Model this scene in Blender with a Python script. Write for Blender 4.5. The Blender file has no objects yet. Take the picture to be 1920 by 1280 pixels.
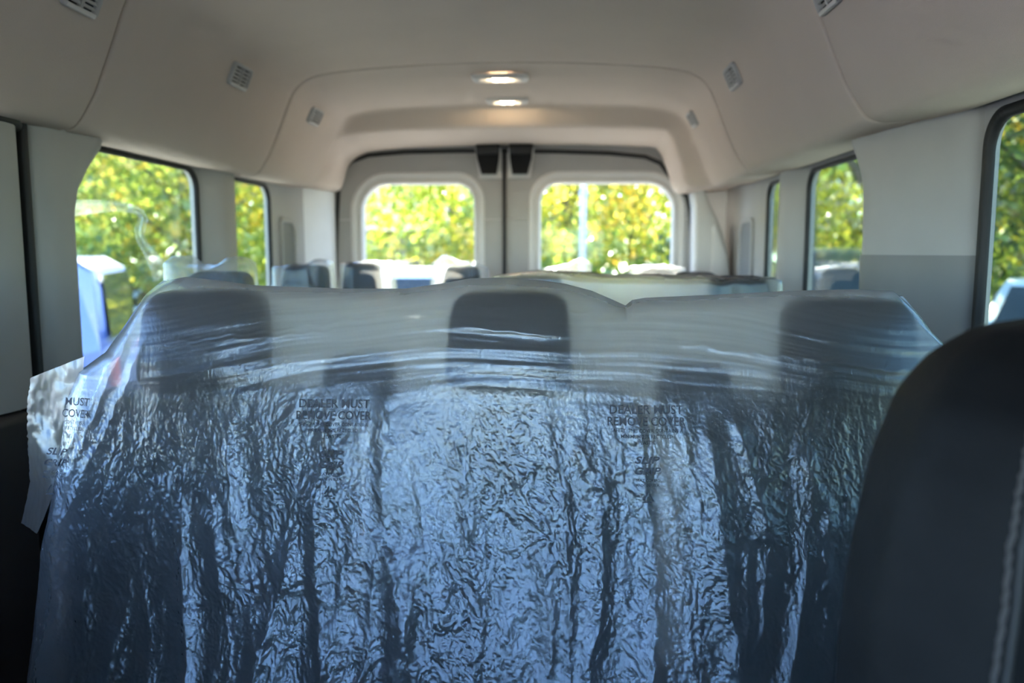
import bpy, bmesh, math, random
import numpy as np
from mathutils import Vector, Matrix

# ------------------------------------------------------------------ camera, sky, sun, exposure
scene = bpy.context.scene
COL = scene.collection
F_PX, VPX, VPY = 1500.0, 1050.0, 470.0          # focal length in pixels; where the van's axis vanishes
EYE = Vector((0.16, 0.0, 1.27))                  # metres, z = 0 on the cabin floor, +Y towards the rear doors
cam_d = bpy.data.cameras.new('camera')
cam = bpy.data.objects.new('camera', cam_d)
COL.objects.link(cam)
cam.location = EYE
_n = math.sqrt(((VPX-960)/F_PX)**2 + ((640-VPY)/F_PX)**2 + 1)
_psi = math.asin((VPX-960)/F_PX/_n)
_th = math.asin((640-VPY)/F_PX/_n/math.cos(_psi))
cam.rotation_euler = (math.pi/2-_th, 0, _psi)
cam_d.sensor_width = 36.0
cam_d.lens = F_PX/1920*36
cam_d.clip_start = 0.02
cam_d.dof.use_dof = True
cam_d.dof.focus_distance = 1.04
cam_d.dof.aperture_fstop = 3.6
scene.camera = cam

SUN_ELEV, SUN_AZ = 35.0, -3.0                   # sun stands behind the rear doors, a little to the left
world = bpy.data.worlds.new('sky'); scene.world = world
world.use_nodes = True
wn = world.node_tree.nodes; wl = world.node_tree.links
wn.clear()
wo = wn.new('ShaderNodeOutputWorld'); wb = wn.new('ShaderNodeBackground')
sky = wn.new('ShaderNodeTexSky'); sky.sky_type = 'NISHITA'
sky.sun_disc = False
sky.sun_elevation = math.radians(SUN_ELEV)
sky.sun_rotation = math.radians(SUN_AZ)
sky.air_density = 1.0; sky.dust_density = 0.1; sky.ozone_density = 3.0; sky.altitude = 3500
wl.new(sky.outputs[0], wb.inputs[0]); wb.inputs[1].default_value = 0.25
wl.new(wb.outputs[0], wo.inputs[0])

sun_d = bpy.data.lights.new('sun', 'SUN')
sun_d.energy = 9.5; sun_d.angle = math.radians(0.55); sun_d.color = (1.0, 0.93, 0.80)
sun = bpy.data.objects.new('sun', sun_d); COL.objects.link(sun)
_sd = Vector((math.sin(math.radians(SUN_AZ))*math.cos(math.radians(SUN_ELEV)),
              math.cos(math.radians(SUN_AZ))*math.cos(math.radians(SUN_ELEV)), math.sin(math.radians(SUN_ELEV))))
sun.rotation_euler = _sd.to_track_quat('Z', 'Y').to_euler()
sun.location = _sd*30

vs = scene.view_settings
vs.view_transform = 'Standard'; vs.look = 'None'; vs.gamma = 1.0; vs.use_curve_mapping = False
vs.exposure = 3.3
scene.cycles.max_bounces = 12; scene.cycles.diffuse_bounces = 6
scene.cycles.transparent_max_bounces = 20; scene.cycles.transmission_bounces = 10
scene.cycles.sample_clamp_indirect = 6.0

random.seed(7); RNG = np.random.default_rng(11)
PI = math.pi

# ------------------------------------------------------------------ materials
def new_mat(name):
    m = bpy.data.materials.new(name); m.use_nodes = True
    return m, m.node_tree.nodes, m.node_tree.links

def mat(name, col, rough=0.6, var=0.06, scale=8.0, bump=0.0, bscale=200.0, metal=0.0, spec=0.5, coat=0.0, sheen=0.0):
    m, n, l = new_mat(name)
    b = n['Principled BSDF']
    tc = n.new('ShaderNodeTexCoord')
    nz = n.new('ShaderNodeTexNoise'); nz.inputs['Scale'].default_value = scale; nz.inputs['Detail'].default_value = 4
    l.new(tc.outputs['Object'], nz.inputs['Vector'])
    cr = n.new('ShaderNodeValToRGB')
    c0 = [max(0, c*(1-var)) for c in col]; c1 = [min(1, c*(1+var)) for c in col]
    cr.color_ramp.elements[0].position = 0.3; cr.color_ramp.elements[0].color = (*c0, 1)
    cr.color_ramp.elements[1].position = 0.7; cr.color_ramp.elements[1].color = (*c1, 1)
    l.new(nz.outputs['Fac'], cr.inputs[0]); l.new(cr.outputs[0], b.inputs['Base Color'])
    b.inputs['Roughness'].default_value = rough; b.inputs['Metallic'].default_value = metal
    b.inputs['Specular IOR Level'].default_value = spec
    if coat: b.inputs['Coat Weight'].default_value = coat; b.inputs['Coat Roughness'].default_value = 0.08
    if sheen: b.inputs['Sheen Weight'].default_value = sheen
    if bump:
        n2 = n.new('ShaderNodeTexNoise'); n2.inputs['Scale'].default_value = bscale; n2.inputs['Detail'].default_value = 3
        l.new(tc.outputs['Object'], n2.inputs['Vector'])
        bp = n.new('ShaderNodeBump'); bp.inputs['Strength'].default_value = bump; bp.inputs['Distance'].default_value = 0.002
        l.new(n2.outputs['Fac'], bp.inputs['Height']); l.new(bp.outputs[0], b.inputs['Normal'])
    return m

def emit_mat(name, col, strength):
    m, n, l = new_mat(name)
    b = n['Principled BSDF']
    nz = n.new('ShaderNodeTexNoise'); nz.inputs['Scale'].default_value = 60
    cr = n.new('ShaderNodeValToRGB')
    cr.color_ramp.elements[0].color = (*[c*.9 for c in col], 1); cr.color_ramp.elements[1].color = (*col, 1)
    l.new(nz.outputs['Fac'], cr.inputs[0]); l.new(cr.outputs[0], b.inputs['Emission Color'])
    b.inputs['Base Color'].default_value = (*col, 1)
    b.inputs['Emission Strength'].default_value = strength
    return m

def schlick(n, l, f0, f90, normal=None):
    """two-sided reflectance that rises towards grazing angles"""
    lw = n.new('ShaderNodeLayerWeight'); lw.inputs['Blend'].default_value = 0.5
    if normal is not None: l.new(normal, lw.inputs['Normal'])
    pw = n.new('ShaderNodeMath'); pw.operation = 'POWER'; pw.inputs[1].default_value = 4.0
    l.new(lw.outputs['Facing'], pw.inputs[0])
    ma = n.new('ShaderNodeMath'); ma.operation = 'MULTIPLY_ADD'; ma.inputs[1].default_value = f90-f0; ma.inputs[2].default_value = f0
    l.new(pw.outputs[0], ma.inputs[0])
    return ma.outputs[0]

def glass_mat(name, tint, refl=0.03):
    m, n, l = new_mat(name); n.clear()
    o = n.new('ShaderNodeOutputMaterial'); t = n.new('ShaderNodeBsdfTransparent'); g = n.new('ShaderNodeBsdfGlossy')
    g.inputs['Roughness'].default_value = 0.02
    nz = n.new('ShaderNodeTexNoise'); nz.inputs['Scale'].default_value = 3
    cr = n.new('ShaderNodeValToRGB')
    cr.color_ramp.elements[0].color = (*[c*.96 for c in tint], 1); cr.color_ramp.elements[1].color = (*tint, 1)
    l.new(nz.outputs['Fac'], cr.inputs[0]); l.new(cr.outputs[0], t.inputs[0])
    mx = n.new('ShaderNodeMixShader')
    l.new(schlick(n, l, refl, 0.5), mx.inputs[0]); l.new(t.outputs[0], mx.inputs[1]); l.new(g.outputs[0], mx.inputs[2])
    l.new(mx.outputs[0], o.inputs[0])
    return m

def film_mat(name, clear=0.22, haze=0.76, gloss=0.012, rough=0.17, bstr=0.18, bscale=140.0, tint=(0.95, 0.955, 0.96), fwd=0.85):
    """thin polythene: part clear, part milky (light diffuses through), glossy on top"""
    m, n, l = new_mat(name); n.clear()
    o = n.new('ShaderNodeOutputMaterial')
    tc = n.new('ShaderNodeTexCoord')
    mp = n.new('ShaderNodeMapping'); mp.inputs['Scale'].default_value = (1.7, 1.0, 0.8)
    l.new(tc.outputs['Object'], mp.inputs[0])
    nz = n.new('ShaderNodeTexNoise'); nz.inputs['Scale'].default_value = bscale; nz.inputs['Detail'].default_value = 5
    nz.inputs['Roughness'].default_value = 0.6; nz.inputs['Distortion'].default_value = 0.6
    l.new(mp.outputs[0], nz.inputs['Vector'])
    bp = n.new('ShaderNodeBump'); bp.inputs['Strength'].default_value = bstr; bp.inputs['Distance'].default_value = 0.004
    l.new(nz.outputs['Fac'], bp.inputs['Height'])
    tr = n.new('ShaderNodeBsdfTransparent'); tr.inputs[0].default_value = (*tint, 1)
    tl = n.new('ShaderNodeBsdfTranslucent'); tl.inputs[0].default_value = (*tint, 1); l.new(bp.outputs[0], tl.inputs['Normal'])
    df = n.new('ShaderNodeBsdfDiffuse'); df.inputs[0].default_value = (*tint, 1); l.new(bp.outputs[0], df.inputs['Normal'])
    gl = n.new('ShaderNodeBsdfGlossy'); gl.inputs[0].default_value = (0.84, 0.90, 1.0, 1); gl.inputs['Roughness'].default_value = rough; l.new(bp.outputs[0], gl.inputs['Normal'])
    rf_ = n.new('ShaderNodeBsdfRefraction'); rf_.inputs[0].default_value = (*tint, 1); rf_.inputs['IOR'].default_value = 1.18; rf_.inputs['Roughness'].default_value = 0.95
    m0 = n.new('ShaderNodeMixShader'); m0.inputs[0].default_value = fwd      # light scattered forwards
    l.new(tl.outputs[0], m0.inputs[1]); l.new(rf_.outputs[0], m0.inputs[2])
    m1 = n.new('ShaderNodeMixShader'); m1.inputs[0].default_value = 0.065     # milky part: share scattered back
    l.new(m0.outputs[0], m1.inputs[1]); l.new(df.outputs[0], m1.inputs[2])
    m2 = n.new('ShaderNodeMixShader'); m2.inputs[0].default_value = haze/(clear+haze)
    l.new(tr.outputs[0], m2.inputs[1]); l.new(m1.outputs[0], m2.inputs[2])
    m3 = n.new('ShaderNodeMixShader')
    l.new(schlick(n, l, 0.045+gloss, 0.7, bp.outputs[0]), m3.inputs[0]); l.new(m2.outputs[0], m3.inputs[1]); l.new(gl.outputs[0], m3.inputs[2])
    l.new(m3.outputs[0], o.inputs[0])
    return m

def leaf_mat(name, c_dark, c_mid, c_bright, scale=0.9):
    m, n, l = new_mat(name); n.clear()
    o = n.new('ShaderNodeOutputMaterial')
    g = n.new('ShaderNodeNewGeometry'); tc = n.new('ShaderNodeTexCoord')
    nz = n.new('ShaderNodeTexNoise'); nz.inputs['Scale'].default_value = scale; nz.inputs['Detail'].default_value = 2
    l.new(tc.outputs['Object'], nz.inputs['Vector'])
    mt = n.new('ShaderNodeMath'); mt.operation = 'MULTIPLY_ADD'; mt.inputs[1].default_value = 0.45; mt.inputs[2].default_value = -0.22
    l.new(g.outputs['Random Per Island'], mt.inputs[0])
    ad = n.new('ShaderNodeMath'); ad.operation = 'ADD'; l.new(mt.outputs[0], ad.inputs[0]); l.new(nz.outputs['Fac'], ad.inputs[1])
    cr = n.new('ShaderNodeValToRGB')
    e = cr.color_ramp.elements
    e[0].position = 0.3; e[0].color = (*c_dark, 1); e[1].position = 0.72; e[1].color = (*c_bright, 1)
    k = e.new(0.5); k.color = (*c_mid, 1)
    l.new(ad.outputs[0], cr.inputs[0])
    d = n.new('ShaderNodeBsdfDiffuse'); t = n.new('ShaderNodeBsdfTranslucent')
    l.new(cr.outputs[0], d.inputs[0]); l.new(cr.outputs[0], t.inputs[0])
    mx = n.new('ShaderNodeMixShader'); mx.inputs[0].default_value = 0.5
    l.new(d.outputs[0], mx.inputs[1]); l.new(t.outputs[0], mx.inputs[2])
    gl = n.new('ShaderNodeBsdfGlossy'); gl.inputs['Roughness'].default_value = 0.35
    m2 = n.new('ShaderNodeMixShader'); m2.inputs[0].default_value = 0.06
    l.new(mx.outputs[0], m2.inputs[1]); l.new(gl.outputs[0], m2.inputs[2])
    l.new(m2.outputs[0], o.inputs[0])
    return m

M = {}
M['headliner'] = mat('woven beige headliner', (0.61, 0.515, 0.445), 0.95, 0.02, 6, 0.5, 700, spec=0.1)
M['trim'] = mat('grey moulded trim', (0.38, 0.365, 0.35), 0.55, 0.03, 10, 0.25, 900)
M['trim_lower'] = mat('darker grey lower trim', (0.21, 0.205, 0.20), 0.55, 0.03, 10, 0.25, 900)
M['trim_light'] = mat('pale window lip', (0.64, 0.62, 0.595), 0.5, 0.03, 10)
M['seam'] = mat('dark seam', (0.05, 0.05, 0.05), 0.8)
M['black'] = mat('black rubber', (0.012, 0.012, 0.013), 0.6, 0.1)
M['blackpl'] = mat('black plastic', (0.010, 0.010, 0.011), 0.7, 0.1, 20, 0.3, 800, spec=0.2)
M['darktrim'] = mat('dark door trim', (0.016, 0.016, 0.02), 0.55, 0.1)
M['floor'] = mat('dark grey floor vinyl', (0.05, 0.05, 0.052), 0.7, 0.15, 15, 0.4, 300)
M['fabric'] = mat('charcoal seat cloth', (0.013, 0.0135, 0.016), 0.9, 0.2, 60, 0.6, 900, spec=0.2)
M['leather'] = mat('black seat vinyl', (0.0060, 0.0063, 0.007), 0.6, 0.15, 30, 0.35, 420, spec=0.14)
M['leather_grey'] = mat('charcoal seat insert', (0.032, 0.033, 0.037), 0.7, 0.15, 60, 0.4, 700, spec=0.3)
M['stitch'] = mat('grey thread', (0.075, 0.068, 0.066), 0.8)
M['metal'] = mat('brushed steel', (0.55, 0.55, 0.57), 0.3, 0.05, 40, metal=1.0)
M['white_pl'] = mat('pale lamp plastic', (0.72, 0.69, 0.65), 0.4, 0.02)
M['vent_grey'] = mat('vent grey plastic', (0.42, 0.41, 0.395), 0.5, 0.03)
M['vent_lip'] = mat('vent pale lip', (0.62, 0.59, 0.56), 0.45, 0.03)
M['hole'] = mat('vent cavity', (0.03, 0.03, 0.028), 0.9)
M['body'] = mat('white van paint', (0.78, 0.78, 0.78), 0.35, 0.02, coat=0.5)
M['glass'] = glass_mat('tinted glass', (0.74, 0.79, 0.74))
M['glass_right'] = glass_mat('dark tinted glass', (0.52, 0.58, 0.53))
M['glass_rear'] = glass_mat('rear glass', (0.88, 0.90, 0.88), 0.006)
M['glass_clear'] = glass_mat('windscreen glass', (0.95, 0.97, 0.97))
M['film'] = film_mat('seat cover film')
M['film_back'] = film_mat('back of the seat cover film', 0.12, 0.86, 0.0, 0.3, 0.2, 60.0, fwd=0.15)
M['film_far'] = film_mat('rear seat cover film', 0.76, 0.22, 0.0, 0.25, 0.3, 60.0)
M['film_thin'] = film_mat('loose clear film', 0.74, 0.24, 0.0, 0.2, 0.2, 60.0)
M['print'] = mat('grey print', (0.05, 0.05, 0.06), 0.7)
M['bulb'] = emit_mat('lamp bulb glow', (1.0, 0.80, 0.50), 22.0)
M['lens'] = emit_mat('lamp lens glow', (0.95, 0.62, 0.45), 0.35)
M['asphalt'] = mat('sunny asphalt', (0.20, 0.20, 0.205), 0.9, 0.2, 3, 0.5, 60)
M['concrete'] = mat('kerb concrete', (0.50, 0.48, 0.45), 0.9, 0.12, 4, 0.4, 60)
M['grass'] = mat('lawn', (0.16, 0.24, 0.05), 0.9, 0.4, 2, 0.5, 40)
M['bark'] = mat('bark', (0.10, 0.08, 0.06), 0.95, 0.35, 6, 0.8, 30)
M['galv'] = mat('galvanised pole', (0.36, 0.39, 0.45), 0.5, 0.06, 6, metal=0.2)
M['leafA'] = leaf_mat('yellow green leaves', (0.24, 0.33, 0.05), (0.52, 0.56, 0.08), (0.88, 0.76, 0.10))
M['leafB'] = leaf_mat('green leaves', (0.10, 0.18, 0.04), (0.28, 0.38, 0.07), (0.58, 0.58, 0.12))
M['leafC'] = leaf_mat('dark green leaves', (0.035, 0.075, 0.03), (0.10, 0.17, 0.05), (0.26, 0.32, 0.09))
M['leafD'] = leaf_mat('orange tinged leaves', (0.18, 0.25, 0.05), (0.46, 0.44, 0.08), (0.86, 0.55, 0.08))
M['car_white_shade'] = mat('white van paint with blue shade', (0.06, 0.11, 0.36), 0.3, 0.03, 3, coat=0.6)  # white van: the sky-blue shade on its side is put into the colour
M['car_white'] = mat('white car paint', (0.82, 0.83, 0.85), 0.3, 0.02, 3, coat=0.6)
M['car_dark'] = mat('dark green car paint', (0.02, 0.03, 0.025), 0.25, 0.1, 3, coat=0.7)
M['car_silver'] = mat('silver car paint', (0.55, 0.57, 0.62), 0.3, 0.03, 3, metal=0.5, coat=0.5)
M['car_glass'] = mat('dark car glass', (0.02, 0.025, 0.025), 0.05, 0.1, spec=0.8)
M['tyre'] = mat('tyre rubber', (0.02, 0.02, 0.02), 0.85)
M['hub'] = mat('wheel metal', (0.5, 0.5, 0.52), 0.35, metal=0.8)
M['lamp_red'] = mat('red lamp', (0.45, 0.03, 0.03), 0.25)
M['house'] = mat('house siding', (0.24, 0.20, 0.25), 0.85, 0.05)
M['roof'] = mat('purple grey shingles', (0.20, 0.165, 0.20), 0.9, 0.2, 10, 0.5, 40)
M['white_paint'] = mat('white frame paint', (0.8, 0.8, 0.8), 0.5)

# ------------------------------------------------------------------ helpers
def P(px, py, y):
    """point of the cabin seen at pixel (px, py) on the cross plane at depth y"""
    c = math.cos(_psi); s = math.sin(_psi); ct = math.cos(_th); st = math.sin(_th)
    u = (px-960)/F_PX; v = (640-py)/F_PX
    fw = Vector((-s*ct, c*ct, -st)); rt = Vector((c, s, 0)); up = rt.cross(fw)
    d = fw + rt*u + up*v
    return EYE + d*((y-EYE.y)/d.y)

def tag(o, label=None, cat=None, group=None, kind=None):
    if label: o['label'] = label
    if cat: o['category'] = cat
    if group: o['group'] = group
    if kind: o['kind'] = kind
    return o

def adopt(o, parent):
    if parent is not None:
        o.parent = parent
        p = parent; loc = Matrix.Identity(4)
        chain = []
        while p is not None:
            chain.append(p); p = p.parent
        w = Matrix.Identity(4)
        for q in reversed(chain):
            w = w @ q.matrix_parent_inverse @ q.matrix_basis
        o.matrix_parent_inverse = w.inverted()
    return o

def empty(name, loc, label=None, cat=None, group=None, kind=None):
    o = bpy.data.objects.new(name, None); COL.objects.link(o)
    o.location = loc; o.empty_display_size = 0.05
    return tag(o, label, cat, group, kind)

def link(name, me, m, parent=None, smooth=False):
    if m is not None: me.materials.append(M[m] if isinstance(m, str) else m)
    if smooth:
        me.polygons.foreach_set('use_smooth', [True]*len(me.polygons))
    o = bpy.data.objects.new(name, me); COL.objects.link(o)
    adopt(o, parent)
    return o

def from_bm(name, bm, m, parent=None, smooth=False):
    bmesh.ops.recalc_face_normals(bm, faces=bm.faces)
    me = bpy.data.meshes.new(name); bm.to_mesh(me); bm.free()
    return link(name, me, m, parent, smooth)

def from_py(name, verts, faces, m, parent=None, smooth=False):
    me = bpy.data.meshes.new(name); me.from_pydata([tuple(v) for v in verts], [], faces); me.update()
    return link(name, me, m, parent, smooth)

def grid_mesh(name, V, m, parent=None, smooth=True, close_u=False, flip=False):
    """V: (n, k, 3) array of points -> quad grid"""
    V = np.asarray(V, dtype=np.float64); n, k, _ = V.shape
    me = bpy.data.meshes.new(name)
    me.vertices.add(n*k); me.vertices.foreach_set('co', V.reshape(-1))
    i = np.arange(n-1); j = np.arange(k if close_u else k-1)
    I, J = np.meshgrid(i, j, indexing='ij'); J2 = (J+1) % k
    q = np.stack([I*k+J, I*k+J2, (I+1)*k+J2, (I+1)*k+J], -1).reshape(-1, 4)
    if flip: q = q[:, ::-1]
    nf = len(q)
    me.loops.add(nf*4); me.loops.foreach_set('vertex_index', q.reshape(-1).astype(np.int32))
    me.polygons.add(nf); me.polygons.foreach_set('loop_start', np.arange(0, nf*4, 4, dtype=np.int32))
    me.update(calc_edges=True); me.validate()
    return link(name, me, m, parent, smooth)

def add_box(bm, c, s, rot=None):
    r = bmesh.ops.create_cube(bm, size=1.0)
    mt = Matrix.Translation(Vector(c)) @ (rot if rot is not None else Matrix.Identity(4)) @ Matrix.Diagonal((*s, 1))
    bmesh.ops.transform(bm, matrix=mt, verts=r['verts'])
    return r['verts']

def box(name, c, s, m, parent=None, bev=0.0, rot=None, seg=3, smooth=None):
    bm = bmesh.new(); add_box(bm, (0, 0, 0), s)
    if bev:
        bmesh.ops.bevel(bm, geom=bm.edges[:], offset=bev, segments=seg, profile=0.5, affect='EDGES')
    mt = Matrix.Translation(Vector(c)) @ (rot if rot is not None else Matrix.Identity(4))
    bmesh.ops.transform(bm, matrix=mt, verts=bm.verts)
    return from_bm(name, bm, m, parent, smooth=bool(bev) if smooth is None else smooth)

def tube(name, pts, r, m, parent=None, seg=10, closed=False):
    pts = [Vector(p) for p in pts]; n = len(pts)
    rr = r if isinstance(r, (list, tuple)) else [r]*n
    V = []
    prev = None
    for i, p in enumerate(pts):
        if closed: t = (pts[(i+1) % n]-pts[i-1])
        else: t = pts[min(i+1, n-1)]-pts[max(i-1, 0)]
        t.normalize()
        if prev is None:
            a = Vector((0, 0, 1)) if abs(t.z) < 0.9 else Vector((1, 0, 0))
            u = t.cross(a).normalized()
        else:
            u = (prev - t*prev.dot(t)).normalized()
        prev = u; w = t.cross(u)
        V.append([p + (u*math.cos(2*PI*k/seg)+w*math.sin(2*PI*k/seg))*rr[i] for k in range(seg)])
    if closed: V.append(V[0])
    verts = [v for ring in V for v in ring]; faces = []
    for i in range(len(V)-1):
        for k in range(seg):
            k2 = (k+1) % seg
            faces.append((i*seg+k, i*seg+k2, (i+1)*seg+k2, (i+1)*seg+k))
    if not closed:
        faces.append(tuple(range(seg))[::-1]); faces.append(tuple((len(V)-1)*seg+k for k in range(seg)))
    return from_py(name, verts, faces, m, parent, True)

def rrect(x0, x1, z0, z1, r, seg=8):
    """rounded rectangle loop; r may be 4 radii: bl, br, tr, tl"""
    rs = r if isinstance(r, (list, tuple)) else [r]*4
    out = []
    for (cx, cz, rad, a0) in ((x0+rs[0], z0+rs[0], rs[0], PI), (x1-rs[1], z0+rs[1], rs[1], 1.5*PI),
                              (x1-rs[2], z1-rs[2], rs[2], 0), (x0+rs[3], z1-rs[3], rs[3], .5*PI)):
        for k in range(seg+1):
            a = a0 + .5*PI*k/seg
            out.append((cx+rad*math.cos(a), cz+rad*math.sin(a)))
    return out

def plate(name, outer, holes, to3, w0, w1, m, parent=None, bev=0.0):
    """flat plate of thickness w0..w1 with holes; to3(u, v, w) -> point"""
    bm = bmesh.new()
    for loop in [outer]+holes:
        vs_ = [bm.verts.new((u, v, 0)) for (u, v) in loop]
        for i in range(len(vs_)): bm.edges.new((vs_[i], vs_[(i+1) % len(vs_)]))
    bmesh.ops.triangle_fill(bm, use_beauty=True, use_dissolve=False, edges=bm.edges[:])
    r = bmesh.ops.extrude_face_region(bm, geom=bm.faces[:])
    top = [v for v in r['geom'] if isinstance(v, bmesh.types.BMVert)]
    ts = set(top)
    for v in bm.verts: v.co = Vector(to3(v.co.x, v.co.y, w1 if v in ts else w0))
    return from_bm(name, bm, m, parent)

def ring_strip(name, loops, m, parent=None, smooth=True):
    """surface through a series of closed loops (same count)"""
    return grid_mesh(name, np.array([[tuple(p) for p in lp] for lp in loops]), m, parent, smooth, close_u=True)

def sup(c, s, e):
    v = math.cos(c) if s == 0 else math.sin(c)
    return math.copysign(abs(v)**e, v)

def pillow(name, c, size, m, parent=None, e1=0.35, e2=0.35, nu=40, nv=24, taper=0.0, rot=None, lean=0.0, dent=0.0):
    """rounded cushion block: superellipsoid with optional taper towards the top"""
    V = []
    for i in range(nv+1):
        a = -PI/2 + PI*i/nv
        cz = sup(a, 0, e1); sz = sup(a, 1, e1)
        row = []
        for k in range(nu):
            b = 2*PI*k/nu
            x = cz*sup(b, 0, e2); y = cz*sup(b, 1, e2); z = sz
            tp = 1 - taper*(z*.5+.5)
            p = Vector((x*size[0]/2*tp, y*size[1]/2 + lean*(z*.5+.5), z*size[2]/2))
            if rot is not None: p = rot @ p
            row.append(tuple(p+Vector(c)))
        V.append(row)
    return grid_mesh(name, np.array(V), m, parent, True, close_u=True, flip=False)

# value noise -------------------------------------------------------------
_ANG = np.random.default_rng(5).uniform(0, 2*PI, (256, 256)); _GX = np.cos(_ANG); _GY = np.sin(_ANG)
def vn(x, y, seed=0):
    """gradient noise, about -1..1"""
    x = np.asarray(x, float)+seed*17.31; y = np.asarray(y, float)+seed*9.77
    xi = np.floor(x).astype(int); yi = np.floor(y).astype(int)
    fx = x-xi; fy = y-yi
    ux = fx*fx*fx*(fx*(fx*6-15)+10); uy = fy*fy*fy*(fy*(fy*6-15)+10)
    g = lambda a, b, p, q: _GX[a & 255, b & 255]*p+_GY[a & 255, b & 255]*q
    return 1.5*((g(xi, yi, fx, fy)*(1-ux)+g(xi+1, yi, fx-1, fy)*ux)*(1-uy) + (g(xi, yi+1, fx, fy-1)*(1-ux)+g(xi+1, yi+1, fx-1, fy-1)*ux)*uy)
def sstep(a, b, x):
    t = np.clip((np.asarray(x, float)-a)/(b-a), 0, 1)
    return t*t*(3-2*t)

# ------------------------------------------------------------------ the van shell
WI, WO = 0.87, 0.89                              # inner and outer face of the side walls
Y_FRONT, Y_REAR = -1.75, 3.55
def side3(sgn):
    return lambda u, v, w: (sgn*(WI + w), u, v)

fl = box('floor', (0, 0.9, -0.03), (1.9, 5.3, 0.06), 'floor')
tag(fl, 'dark grey vinyl floor of the van', kind='structure')

WTOP, WBOT = 1.496, 0.95
WIN_L = [(-1.0, -0.15), (0.30, 1.22), (1.60, 2.245), (2.455, 2.815)]
WIN_R = [(-1.0, -0.6), (0.2, 1.405), (1.76, 2.37), (2.56, 2.82)]
wall_names = {-1: 'wall_left', 1: 'wall_right'}
nwin = 0
WALL = {}
for sgn, wins in ((-1, WIN_L), (1, WIN_R)):
    outer = [(Y_FRONT, -0.05), (Y_REAR, -0.05), (Y_REAR, 1.98), (-0.55, 1.98), (-0.75, 1.80), (Y_FRONT, 0.95)]
    holes = [rrect(a, b, WBOT, WTOP, 0.055) for a, b in wins]
    w = plate(wall_names[sgn], outer, holes, side3(sgn), 0.0, WO-WI, 'trim')
    tag(w, 'grey trimmed %s side wall of the van with windows' % ('left' if sgn < 0 else 'right'), kind='structure')
    WALL[sgn] = w
    for a, b in wins:
        nwin += 1
        e = empty('window_%d' % nwin, (sgn*0.9, (a+b)/2, WBOT), kind='structure',
                  label='%s side window number %d from the front with black rubber gasket' % ('left' if sgn < 0 else 'right', wins.index((a, b))+1))
        lo = rrect(a-.004, b+.004, WBOT-.004, WTOP+.004, 0.058)
        gw = .014 if (sgn > 0 and a < 1) else .006
        li = rrect(a+gw, b-gw, WBOT+gw, WTOP-gw, 0.050)
        X = lambda w_: sgn*(WI+w_)
        ring_strip('gasket', [[(X(-.001), y, z) for y, z in lo], [(X(-.006), y, z) for y, z in lo],
                              [(X(-.006), y, z) for y, z in li], [(X(.006), y, z) for y, z in li]], 'black', e)
        plate('pane', rrect(a+.002, b-.002, WBOT+.002, WTOP-.002, 0.05), [], side3(sgn), 0.004, 0.008,
              'glass_clear' if (sgn < 0 and a < 1) else ('glass' if sgn < 0 else 'glass_right'), e)

rf = box('ceiling', (0, 1.5, 1.95), (1.9, 4.12, 0.05), 'body')
tag(rf, 'white sheet metal roof above the headliner', kind='structure')

# windscreen, dashboard and nose of the van (behind the camera, they let the sky in)
e = empty('window_9', (0, -1.2, 0.95), 'wide sloping windscreen of the van', kind='structure')
fwd = lambda u, v, w: (u, -0.62-(1.9-v)*1.02 + w*.7, v+w*.7)
plate('screen_frame', rrect(-.95, .95, 0.92, 1.93, .02), [rrect(-.70, .60, 1.0, 1.50, .10)], fwd, -.02, .02, 'trim', e)
plate('pane', rrect(-.71, .61, 0.99, 1.51, .10), [], fwd, -.003, .003, 'glass_clear', e)
dash = empty('dashboard', (0, -1.3, 0), 'black dashboard under the windscreen', 'dashboard')
box('top', (0, -1.32, 0.80), (1.72, 0.62, 0.26), 'blackpl', dash, bev=.06)
box('lower_panel', (0, -1.40, 0.40), (1.70, 0.45, 0.6), 'blackpl', dash, bev=.04)
nose = box('wall_front', (0, -1.72, 0.42), (1.9, 0.06, 1.06), 'body')
tag(nose, 'front bulkhead of the van under the windscreen', kind='structure')

# ------------------------------------------------------------------ headliner, lofted in three sections
XO = -0.027
HALF = [(.875, 1.506), (.80, 1.500), (.765, 1.499), (.742, 1.506), (.727, 1.522), (.712, 1.545), (.695, 1.575), (.665, 1.645), (.638, 1.712),
        (.618, 1.750), (.585, 1.779), (.53, 1.797), (.40, 1.811), (.2, 1.822), (0, 1.825)]
def prof(h, hr=None):
    hr = hr or h
    L = [(-x+XO, z) for x, z in h]; R = [(x+XO, z) for x, z in hr[:-1]][::-1]
    return np.array(L+R)
P_STD = prof(HALF)
HF = [(.875, 1.506), (.82, 1.487), (.79, 1.480), (.765, 1.482), (.742, 1.500), (.722, 1.530), (.697, 1.585), (.662, 1.66), (.636, 1.72),
      (.616, 1.755), (.585, 1.779), (.53, 1.797), (.40, 1.811), (.2, 1.822), (0, 1.825)]
P_FRONT = prof(HF)
H1 = [(.875, 1.512), (.80, 1.507), (.765, 1.506), (.748, 1.513), (.735, 1.527), (.722, 1.55), (.708, 1.58), (.68, 1.645), (.655, 1.705),
      (.632, 1.742), (.60, 1.770), (.53, 1.786), (.40, 1.796), (.2, 1.803), (0, 1.805)]
P_1 = prof(H1)
H2L = [(.875, 1.525), (.80, 1.521), (.775, 1.521), (.760, 1.528), (.748, 1.54), (.74, 1.56), (.733, 1.585), (.722, 1.63), (.700, 1.667),
       (.665, 1.693), (.62, 1.708), (.53, 1.718), (.40, 1.725), (.2, 1.730), (0, 1.732)]
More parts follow.
